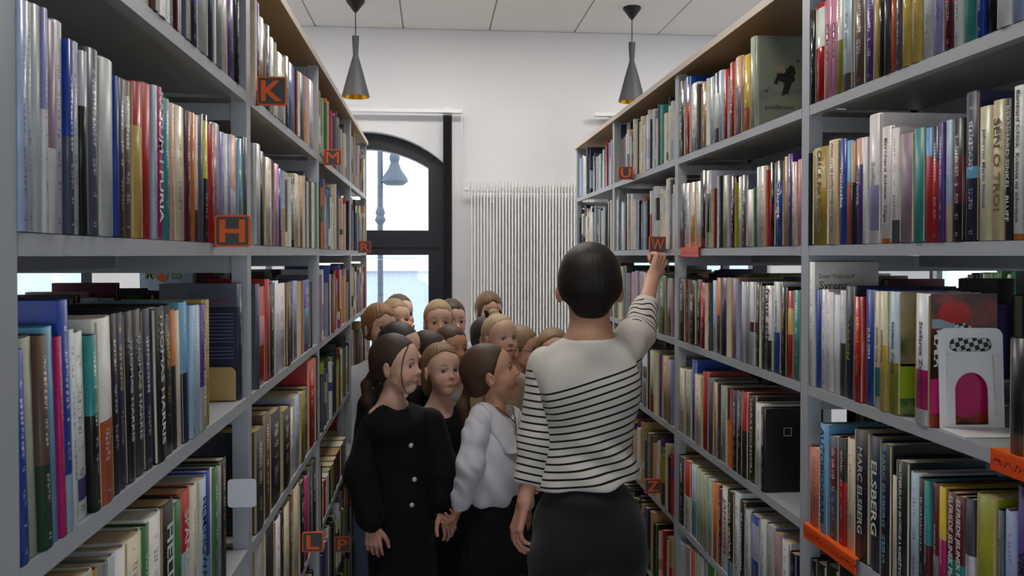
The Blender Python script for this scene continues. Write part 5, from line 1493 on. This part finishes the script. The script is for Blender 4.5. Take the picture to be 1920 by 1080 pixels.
def kid(u, v, Y, label, kind, heading, torso, style, hair, shirt, trousers=None, sc=.98, wide=.97, pitch=0, roll=0, skin=SKIN, eyes='#3d2a1e', brow=None, gaze=(0, 0), bw=1.0, hands=True):
    hc = pix(u, v, Y); P_ = Person(hc, label)
    P_.head(kind, heading, torso, pitch, roll, sc, wide, style, hair, skin, brow, eyes=eyes, gaze=gaze, bw=bw)
    rt = rotm(0, 0, torso); S = np.array((sc, sc, hc[2] / 1.20), np.float32)
    put = lambda V: (V * S) @ rt.T
    if hands:
        for s in (-1, 1):
            V, Q = generic('hand'); V = V.copy(); V[:, 0] *= s
            V = put(V * np.array((1, 1, 1)) + np.array((s * .145, .02, .615), np.float32))
            P_.body.append((V, Q if s > 0 else Q[:, ::-1], np.tile(np.asarray(skin, np.float32), (len(V), 1))))
    P_.finish()
    def sub(name, kind_, mat, off=(0, 0, 0)):
        V, Q = generic(kind_); return link(name, np_mesh(name, put(V + np.asarray(off, np.float32)), Q), mat, P_.root)
    sub('shirt', 'shirt', shirt); sub('trousers', 'trousers', trousers or C_DARKTROU)
    for s in (-1, 1): sub('shoe', 'shoe', SHOE, (s * .062, 0, 0))
    P_.torso = torso; P_.rt = rt
    return P_
C_BLUE = cloth('pale_blue_cotton', '#a9b9cc', bump=.1); C_GREY = cloth('grey_sweater', '#77797f'); C_BEIGE = cloth('beige_jacket', '#b09c80'); C_GREEN = cloth('dark_green_sweater', '#2c3a34'); C_WSHIRT = cloth('white_shirt', '#d8dade', bump=.1); C_LGREY = cloth('light_grey_top', '#a3a4a8')
A = R
kid(822, 606, 4.12, 'blond boy facing the camera in the middle of the group', 'mid', A(-174), A(180), 'boy', '#a58a62', C_GREY, pitch=A(6), bw=.9, brow='#6d5336')
kid(845, 601, 4.48, 'boy with dark brown hair half hidden behind the blond boy', 'mid', A(-160), A(180), 'boy', '#4a3b2e', C_DARKTROU)
k6 = kid(714, 616, 3.85, 'ginger haired boy beside the end of the left bookcase', 'mid', A(-152), A(-165), 'boy_fringe', '#8a6440', C_WSHIRT, C_JEANS, pitch=A(8), brow='#7a5232')
k7 = kid(743, 604, 4.15, 'fair haired boy with open mouth and raised fist', 'mid_open', A(-152), A(-165), 'boy', '#a08662', C_LGREY, pitch=A(10), brow='#7a6040', hands=False)
p0 = pix(768, 628, 4.02); e0 = pix(765, 700, 4.05)
kid(749, 591, 4.55, 'brown haired girl standing at the very back before the window', 'mid', A(-150), A(-170), 'pony', '#5a4433', C_GREY, pitch=A(6))
kid(748, 656, 3.45, 'child of whom only dark hair shows above the girl in black', 'mid', A(-120), A(-150), 'pony', '#2c2622', C_NAVY)
kid(802, 669, 3.62, 'dark haired child hidden behind the fair girl in black', 'mid', A(-110), A(-150), 'pony', '#33291f', C_GREY)
kid(848, 657, 3.84, 'brown haired boy peeping out below the blond boy', 'mid', A(-150), A(-160), 'boy', '#4b3728', C_LGREY, pitch=A(6), skin=srgb('#c9987a'))
kid(917, 585, 4.70, 'brown haired boy in a pale blue shirt before the radiator', 'mid', A(-165), A(-175), 'boy_fringe', '#6d5238', C_BLUE, pitch=A(4))
k13 = kid(941, 636, 3.74, 'blonde girl with a topknot, black bow and beige jacket', 'mid_open', A(-152), A(-155), 'bun', '#b59d78', C_BEIGE, pitch=A(8), brow='#94795a', bw=.7, eyes='#51606b')
kid(914, 635, 4.20, 'dark haired boy showing one ear behind the blonde girl', 'mid', A(-120), A(-160), 'boy', '#3a3532', C_BLUE)
k15 = kid(976, 655, 4.02, 'child with dark rimmed glasses behind the blonde girl', 'mid', A(-115), A(-150), 'boy', '#8a7458', C_GREEN)
kid(1036, 660, 3.90, 'child of whom light brown hair shows beside the woman\'s shoulder', 'mid', A(-165), A(180), 'long', '#8a7052', C_GREY)
# raised fist and sleeve
k7.body = []
k7.hand(hand_ops(p0, (.1, -.2, 1), (-.6, -.7, 0), (-.7, .5, .2), .66, (75, 80, 55), thumb=1.0, fore=e0), .0026)
V, Q, C = merge(k7.body); coloured('forearm_and_hand', V, Q, C, M['skin'], k7.root)
k7.garment('sleeve', [('u', 0, 'cap', e0 + (p0 - e0) * .35, e0 + np.array((-.05, .12, .02)), .036, .045), FOLD(.003, 3, 40)], .006, C_LGREY)
# black bow on the topknot
bw_ = MB()
for s in (-1, 1):
    bw_.add([(0, 0, 0), (s * .040, -.004, .022), (s * .044, .006, .004), (s * .036, .002, -.014)], [(0, 1, 2, 3)])
    bw_.add([(0, .004, 0), (s * .020, .012, -.028), (s * .030, .010, -.024)], [(0, 1, 2)])
bv = k13.place(np.array([(x, y - .050, z + .112) for x, y, z in bw_.v], np.float32), True)
bw_.v = [tuple(float(c) for c in p) for p in bv]
o_ = bw_.build('bow', C_BLACK, k13.hairobj); sm_ = o_.modifiers.new('s', 'SOLIDIFY'); sm_.thickness = .006
# hood of the beige jacket
hz = k13.hc[2] - .165
k13.garment('hood', [('u', 0, 'ell', k13.hc + k13.rt @ np.array((0, -.075, 0), np.float32) + np.array((0, 0, -.150), np.float32), (.105, .06, .045), k13.rt), ('u', .03, 'cap', k13.hc + k13.rt @ np.array((.075, -.05, -.150), np.float32), k13.hc + k13.rt @ np.array((.045, .045, -.19), np.float32), .025, .016), ('u', .03, 'cap', k13.hc + k13.rt @ np.array((-.075, -.05, -.150), np.float32), k13.hc + k13.rt @ np.array((-.045, .045, -.19), np.float32), .025, .016), FOLD(.004, 8, 40)], .006, C_BEIGE)
# glasses
g = MB()
for s in (-1, 1):
    ring = [(s * .031 + .020 * math.cos(2*math.pi*k/16), .078 - .25 * abs(.031 + .02 * math.cos(2*math.pi*k/16) * s - .031) * 0, -.004 + .016 * math.sin(2*math.pi*k/16)) for k in range(17)]
    g.tube(ring, .0016, 6); g.tube([(s * .051, .077, -.002), (s * .074, .03, 0), (s * .076, -.01, 0)], .0014, 6)
g.tube([(-.011, .078, -.002), (.011, .078, -.002)], .0014, 6)
g.v = [tuple(float(c) for c in p) for p in k15.place(np.array(g.v, np.float32), True)]
g.build('glasses', M['black'], k15.root)

# ---- girl in the black cardigan (front left)
Y1_ = 3.02
hc = pix(741, 686, Y1_)
P_ = Person(hc, 'girl in a black cardigan with pearl buttons, dark ponytail')
hd, th = A(-114), A(-158)
strand = [[(.036, .070, .072), (.053, .061, .045), (.0600, .052, .010), (.0610, .046, -.03), (.0560, .046, -.065), (.049, .056, -.100)],
          [(.038, .068, .072), (.056, .058, .043), (.0625, .049, .008), (.0630, .043, -.03), (.0570, .044, -.062), (.052, .050, -.085)]]
P_.head('fine', hd, th, pitch=A(4), sc=.985, wide=.96, style='pony', hair='#3b2c23', skin=srgb('#d8b09c'), brow='#4a3628', eyes='#3f3a36', strands=strand, gaze=(.1, .05))
rt = rotm(0, 0, th)
s1, s2 = pix(700, 797, Y1_), pix(806, 792, Y1_ - .0)
e1, w1 = pix(676, 890, Y1_ - .03), pix(697, 984, Y1_ - .09)
e2, w2 = pix(832, 885, Y1_ - .02), pix(832, 952, Y1_ - .05)
tc_ = pix(755, 850, Y1_); bt = pix(757, 1000, Y1_)
ops = [('u', 0, 'ell', (tc_[0], Y1_ + .02, tc_[2]), (.122, .092, .16), rt), ('u', .05, 'ell', (bt[0] - .002, Y1_ + .02, pix(757, 945, Y1_)[2]), (.124, .098, .16), rt),
       ('u', .03, 'cap', s1 + np.array((.02, .012, .004)), (hc[0] - .015, Y1_ + .012, hc[2] - .160), .049, .042), ('u', .03, 'cap', s2 + np.array((-.02, .03, .0)), (hc[0] + .01, Y1_ + .02, hc[2] - .160), .048, .042),
       ('u', .04, 'ell', (hc[0], Y1_ - .015, hc[2] - .215), (.096, .078, .066), rt),
       ('s', .006, 'cap', (hc[0], Y1_ + .02, hc[2] - .13), (hc[0], Y1_ + .03, hc[2] + .02), .047, .055),
       ('s', .004, 'ell', pix(752, 724, Y1_ - .03), (.070, .14, .084)),
       ('i', .006, lambda P: pix(757, 1003, Y1_)[2] - P[:, 2]), FOLD(.0035, 12, 26)]
card = P_.garment('cardigan', ops, .005, C_BLACK)
for sh, el, wr, sd in ((s1, e1, w1, 4), (s2, e2, w2, 5)):
    P_.garment('sleeve', [('u', 0, 'cap', sh + np.array((0, .02, 0)), el, .050, .054), ('u', .03, 'cap', el, wr + (el - wr) * .18, .056, .048), ('u', .02, 'cap', wr + (el - wr) * .2, wr + (el - wr) * .02, .036, .030), FOLD(.004, sd, 34)], .005, C_BLACK, parent=card)
for (u_, v_) in ((770, 835), (777, 899), (772, 947)):
    # ray onto the cardigan front, then a small domed button
    d_ = np.array(ray(u_, v_), np.float32); ts = np.linspace(2.6, 3.3, 300); Pp = np.array(CAM, np.float32) + ts[:, None] * d_
    f_ = run(ops, Pp.astype(np.float32)); k_ = int(np.argmax(f_ < 0)) if (f_ < 0).any() else 150
    c_ = Pp[k_] - P_.o
    b_ = MB().lathe([(0, -.002), (.0085, -.002), (.009, .001), (.006, .0045), (.0, .0055)], 16, caps=False)
    b_.v = [(x, -z, y) for x, y, z in b_.v]
    o_ = b_.build('button', pmat('pearl_button', '#cfc9c0', .25), card, tuple(float(x) for x in c_), smooth=True); o_.rotation_euler.z = R(8)
skt = [('u', 0, 'cap', (bt[0], Y1_ + .02, pix(757, 960, Y1_)[2]), (bt[0], Y1_ + .02, pix(757, 1150, Y1_)[2]), .105, .125), FOLD(.006, 15, 30)]
P_.garment('skirt', skt, .008, C_BLACK)
for s in (-1, 1):
    q = np.array((bt[0] + s * .055, Y1_ + .02, 0), np.float32)
    P_.garment('stocking', [('u', 0, 'cap', q + np.array((0, 0, .36)), q + np.array((0, 0, .06)), .045, .035)], .007, C_BLACK)
    P_.garment('shoe', [('u', 0, 'ell', q + np.array((.01 * s, -.04, .036)), (.036, .10, .036)), ('i', .003, lambda P: .002 - P[:, 2])], .007, SHOE)
bow = MB(); nb_ = pix(759, 768, Y1_ - .055) - P_.o
bow.tube([nb_ + np.array((-.004, 0, 0)), nb_ + np.array((-.014, -.003, -.002)), nb_ + np.array((-.020, 0, -.010))], .0022, 6); bow.tube([nb_ + np.array((.0, 0, -.002)), nb_ + np.array((.010, -.004, -.004)), nb_ + np.array((.014, -.004, .004)), nb_ + np.array((.007, -.003, .006))], .0022, 6)
bow.build('neck_bow', C_BLACK, card)
P_.hand(hand_ops(w1, (pix(702, 1040, Y1_ - .10) - w1), (.1, 1, 0), (1, -.1, 0), .80, (20, 24, 18), thumb=.3, fore=e1), .0026, srgb('#c99a86'))
P_.hand(hand_ops(w2, (pix(845, 990, Y1_ - .09) - w2), (-.2, .5, -1), (-.8, -.5, .1), .78, (28, 34, 26), thumb=.5, fore=e2), .0026, srgb('#c99a86'))
P_.finish()

# ---- fair girl in a black dress between them
Y2_ = 3.36
hc = pix(831, 696, Y2_)
P_ = Person(hc, 'fair haired girl in a black dress between the two front girls')
th = A(-155)
P_.head('fine', A(-153), th, pitch=A(7), sc=.96, wide=.98, style='long', hair='#7d6344', skin=srgb('#d8b09c'), brow='#6b5236', eyes='#47535c', gaze=(.12, .10))
rt = rotm(0, 0, th); b0 = np.array((hc[0], hc[1], 0), np.float32)
ops = [('u', 0, 'ell', b0 + np.array((0, .03, hc[2] - .30)), (.115, .085, .15), rt), ('u', .05, 'cap', b0 + np.array((0, .03, hc[2] - .42)), b0 + np.array((0, .03, .42)), .10, .14)]
for s in (-1, 1):
    a_ = b0 + rt @ np.array((s * .100, -.03, 0), np.float32) + np.array((0, 0, hc[2] - .200))
    ops += [('u', .03, 'cap', b0 + np.array((0, .03, hc[2] - .165)), a_, .038, .038)]
    e_ = b0 + rt @ np.array((s * .135, -.03, 0), np.float32) + np.array((0, 0, hc[2] - .40)); w_ = b0 + rt @ np.array((s * .125, .03, 0), np.float32) + np.array((0, 0, hc[2] - .58))
    ops += [('u', .03, 'cap', a_, e_, .044, .040), ('u', .02, 'cap', e_, w_, .040, .030)]
    P_.hand(hand_ops(w_, (0, 0, -1), rt @ np.array((-s, .2, 0), np.float32), rt @ np.array((0, 1, 0), np.float32), .72, fore=e_), .0035)
ops += [('s', .008, 'cap', b0 + np.array((0, .01, hc[2] - .150)), b0 + np.array((0, .0, hc[2])), .044, .055), FOLD(.003, 21, 28)]
P_.garment('dress', ops, .007, C_BLACK)
for s in (-1, 1):
    q = b0 + np.array((s * .05, .03, 0))
    P_.hand([('u', 0, 'cap', q + np.array((0, 0, .46)), q + np.array((0, 0, .08)), .045, .034)], .007, srgb('#b98f7c'))
    P_.garment('shoe', [('u', 0, 'ell', q + np.array((0, -.04, .036)), (.036, .10, .036)), ('i', .003, lambda P: .002 - P[:, 2])], .007, SHOE)
P_.finish()

# ---- girl in the white blouse (front right, profile, looking up)
Y3_ = 2.90
hc = pix(938, 703, Y3_)
P_ = Person(hc, 'girl in a white blouse and navy skirt looking up at the sign')
hd, th = A(-94), A(-122)
P_.head('fine', hd, th, pitch=A(19), roll=0, sc=.97, wide=.96, style='pony_long', hair='#4a3424', skin=srgb('#c99a80'), brow='#4a3526', eyes='#33241a', gaze=(0, .15))
rt = rotm(0, 0, th); b0 = np.array((hc[0], hc[1], 0), np.float32)
s1 = pix(897, 792, Y3_ - .07); e1 = pix(882, 872, Y3_ - .10); w1 = pix(862, 948, Y3_ - .06)
s2 = pix(962, 790, Y3_ + .06); e2 = pix(975, 880, Y3_ + .06); w2 = pix(985, 950, Y3_ + .03)
tc_ = pix(930, 850, Y3_); hm = pix(929, 938, Y3_)
cb_ = (hc[0] - .005, Y3_, hc[2] - .155)
ops = [('u', 0, 'ell', (tc_[0], Y3_, tc_[2]), (.104, .084, .145), rt), ('u', .05, 'ell', (hm[0], Y3_, hm[2] + .06), (.110, .092, .13), rt),
       ('u', .03, 'cap', s1 + np.array((.015, .03, .01)), cb_, .046, .038), ('u', .03, 'cap', s2 + np.array((-.01, -.02, .01)), cb_, .044, .038),
       ('s', .008, 'cap', np.array(cb_) + np.array((.012, -.0, .028)), np.array(cb_) + np.array((.03, 0, .15)), .040, .06),
       ('i', .005, lambda P: hm[2] - P[:, 2]),
       ('d', 0, lambda P: .004 * np.sin((P[:, 0] * 1.0 + P[:, 2] * .6) * 70) * np.clip((tc_[2] + .04 - P[:, 2]) / .1, 0, 1)), FOLD(.003, 31, 34)]
bl = P_.garment('blouse', ops, .0045, C_WHITE)
for sh, el, wr, sd in ((s1, e1, w1, 6), (s2, e2, w2, 8)):
    P_.garment('sleeve', [('u', 0, 'cap', sh, sh + (el - sh) * .3, .040, .043), ('u', .02, 'cap', sh + (el - sh) * .3, el, .043, .041), ('u', .03, 'cap', el, wr + (el - wr) * .22, .043, .038), ('u', .012, 'cap', wr + (el - wr) * .16, wr + (el - wr) * .05, .026, .029), ('d', 0, lambda P: .0022 * np.sin(P[:, 2] * 40 + P[:, 0] * 120 + 3 * np.sin(P[:, 2] * 30 + P[:, 1] * 20))), FOLD(.002, sd, 60)], .0045, C_WHITE, parent=bl)
# round collar lying on the blouse: heights read from the blouse surface
def drop(x, y, z0, z1):
    zs = np.linspace(z0, z1, 90, dtype=np.float32); Pp = np.stack([np.full_like(zs, x), np.full_like(zs, y), zs], 1)
    f = run(ops, Pp); k = np.argmax(f < .0); return zs[k] if (f < 0).any() else z1
face = th + math.pi / 2
NA, NR = 56, 8; Vc = []; Fc_ = []
for i in range(NA + 1):
    a_ = face + R(14) + (2 * math.pi - R(28)) * i / NA
    edge = min(i, NA - i) / NA
    ro = .092 if edge > .09 else .060 + .032 * math.sqrt(max(0, 1 - (1 - edge / .09) ** 2))
    for j in range(NR + 1):
        r_ = .050 + (ro - .050) * j / NR
        x_, y_ = cb_[0] + .010 + r_ * math.cos(a_), cb_[1] + r_ * math.sin(a_)
        z_ = drop(x_, y_, cb_[2] + .07, cb_[2] - .10)
        Vc.append([x_, y_, z_ + .004])
Vc = np.array(Vc, np.float32).reshape(NA + 1, NR + 1, 3)
for _ in range(3):
    Z = Vc[:, :, 2].copy(); Vc[1:-1, 1:-1, 2] = (Z[1:-1, 1:-1] * 2 + Z[:-2, 1:-1] + Z[2:, 1:-1] + Z[1:-1, :-2] + Z[1:-1, 2:]) / 6
Qc = np.array([(i * (NR + 1) + j, i * (NR + 1) + j + 1, (i + 1) * (NR + 1) + j + 1, (i + 1) * (NR + 1) + j) for i in range(NA) for j in range(NR)])
o_ = link('collar', np_mesh('collar', Vc.reshape(-1, 3) - P_.o, Qc), C_WHITE, bl)
sm_ = o_.modifiers.new('s', 'SOLIDIFY'); sm_.thickness = .004; sm_.offset = 0
# lanyard resting on the blouse
def on_blouse(u_, v_):
    d_ = np.array(ray(u_, v_), np.float32); ts = np.linspace(2.6, 3.2, 400); Pp = (np.array(CAM, np.float32) + ts[:, None] * d_).astype(np.float32)
    f_ = run(ops, Pp) - .008
    return Pp[int(np.argmax(f_ < 0))] - P_.o if (f_ < 0).any() else Pp[220] - P_.o
ly = MB()
ly.tube([on_blouse(*q) for q in ((929, 763), (937, 768), (948, 776), (958, 784), (966, 793))], .0018, 6)
ly.tube([on_blouse(*q) for q in ((960, 762), (963, 772), (966, 784), (967, 796), (967, 815))], .0018, 6)
ly.build('lanyard', pmat('dark_cord', '#2c2f34', .6), P_.root)
skb = pix(929, 1066, Y3_)[2]
P_.garment('skirt', [('u', 0, 'cap', (hm[0], Y3_, hm[2] + .04), (hm[0] - .002, Y3_, skb + .03), .086, .118), ('i', .004, lambda P: skb - P[:, 2]), ('d', 0, lambda P: .007 * np.sin(np.arctan2(P[:, 1] - Y3_, P[:, 0] - hm[0]) * 16) * np.clip((hm[2] - P[:, 2]) / .12, 0, 1))], .006, C_NAVY)
C_TIGHT = cloth('white_tights', '#c9cbd2')
for s in (-1, 1):
    q = np.array((hm[0] + s * .045, Y3_ + s * .02, 0), np.float32)
    P_.garment('tights', [('u', 0, 'cap', q + np.array((0, 0, skb + .10)), q + np.array((0, 0, .06)), .046, .033)], .007, C_TIGHT)
    P_.garment('shoe', [('u', 0, 'ell', q + np.array((.04, -.01, .036)), (.10, .036, .036)), ('i', .003, lambda P: .002 - P[:, 2])], .007, SHOE)
P_.hand(hand_ops(w1, (pix(852, 990, Y3_ + .0) - w1), (-.8, .4, 0), (0, -1, 0), .76, (38, 45, 30), thumb=.6, fore=e1), .0026, srgb('#c4937c'))
P_.hand(hand_ops(w2, (0, 0, -1), (-.5, .5, 0), (.3, .8, 0), .76, fore=e2), .0035, srgb('#c4937c'))
P_.hairobj['label'] = 'long brown ponytail'
P_.finish()
print('people', time.time() - T0)

# ------------------------------------------------------------------ lettering -> meshes
tmp = []
for k, (body, parent, mat, org, xd, yd, L, Hh, name, bold, shear) in enumerate(PENDING):
    c = bpy.data.curves.new('t', 'FONT'); c.body = body; c.resolution_u = 2; c.align_x = 'LEFT'; c.align_y = 'BOTTOM'
    c.offset = bold; c.shear = shear; c.extrude = 0.0
    to = bpy.data.objects.new('t', c); COL.objects.link(to); tmp.append(to)
dg = bpy.context.evaluated_depsgraph_get()
for to, (body, parent, mat, org, xd, yd, L, Hh, name, bold, shear) in zip(tmp, PENDING):
    me = bpy.data.meshes.new_from_object(to.evaluated_get(dg)); me.name = name
    n = len(me.vertices)
    if n == 0: continue
    co = np.empty(n * 3, np.float32); me.vertices.foreach_get('co', co); co = co.reshape(-1, 3)
    lo, hi = co.min(0), co.max(0); w, h = hi[0] - lo[0], hi[1] - lo[1]
    sx = L / w; sy = Hh / h
    sc = min(sx, sy); sx = min(sx, sc * 1.35); sy = min(sy, sc * 1.35)
    x = (co[:, 0] - (lo[0] + hi[0]) / 2) * sx; y = (co[:, 1] - (lo[1] + hi[1]) / 2) * sy
    P = np.array(org)[None] + x[:, None] * np.array(xd)[None] + y[:, None] * np.array(yd)[None]
    me.vertices.foreach_set('co', P.astype(np.float32).ravel()); me.update()
    me.materials.clear(); me.materials.append(mat)
    link(name, me, None, parent)
for to in tmp:
    c = to.data; bpy.data.objects.remove(to); bpy.data.curves.remove(c)
print('done', time.time() - T0)
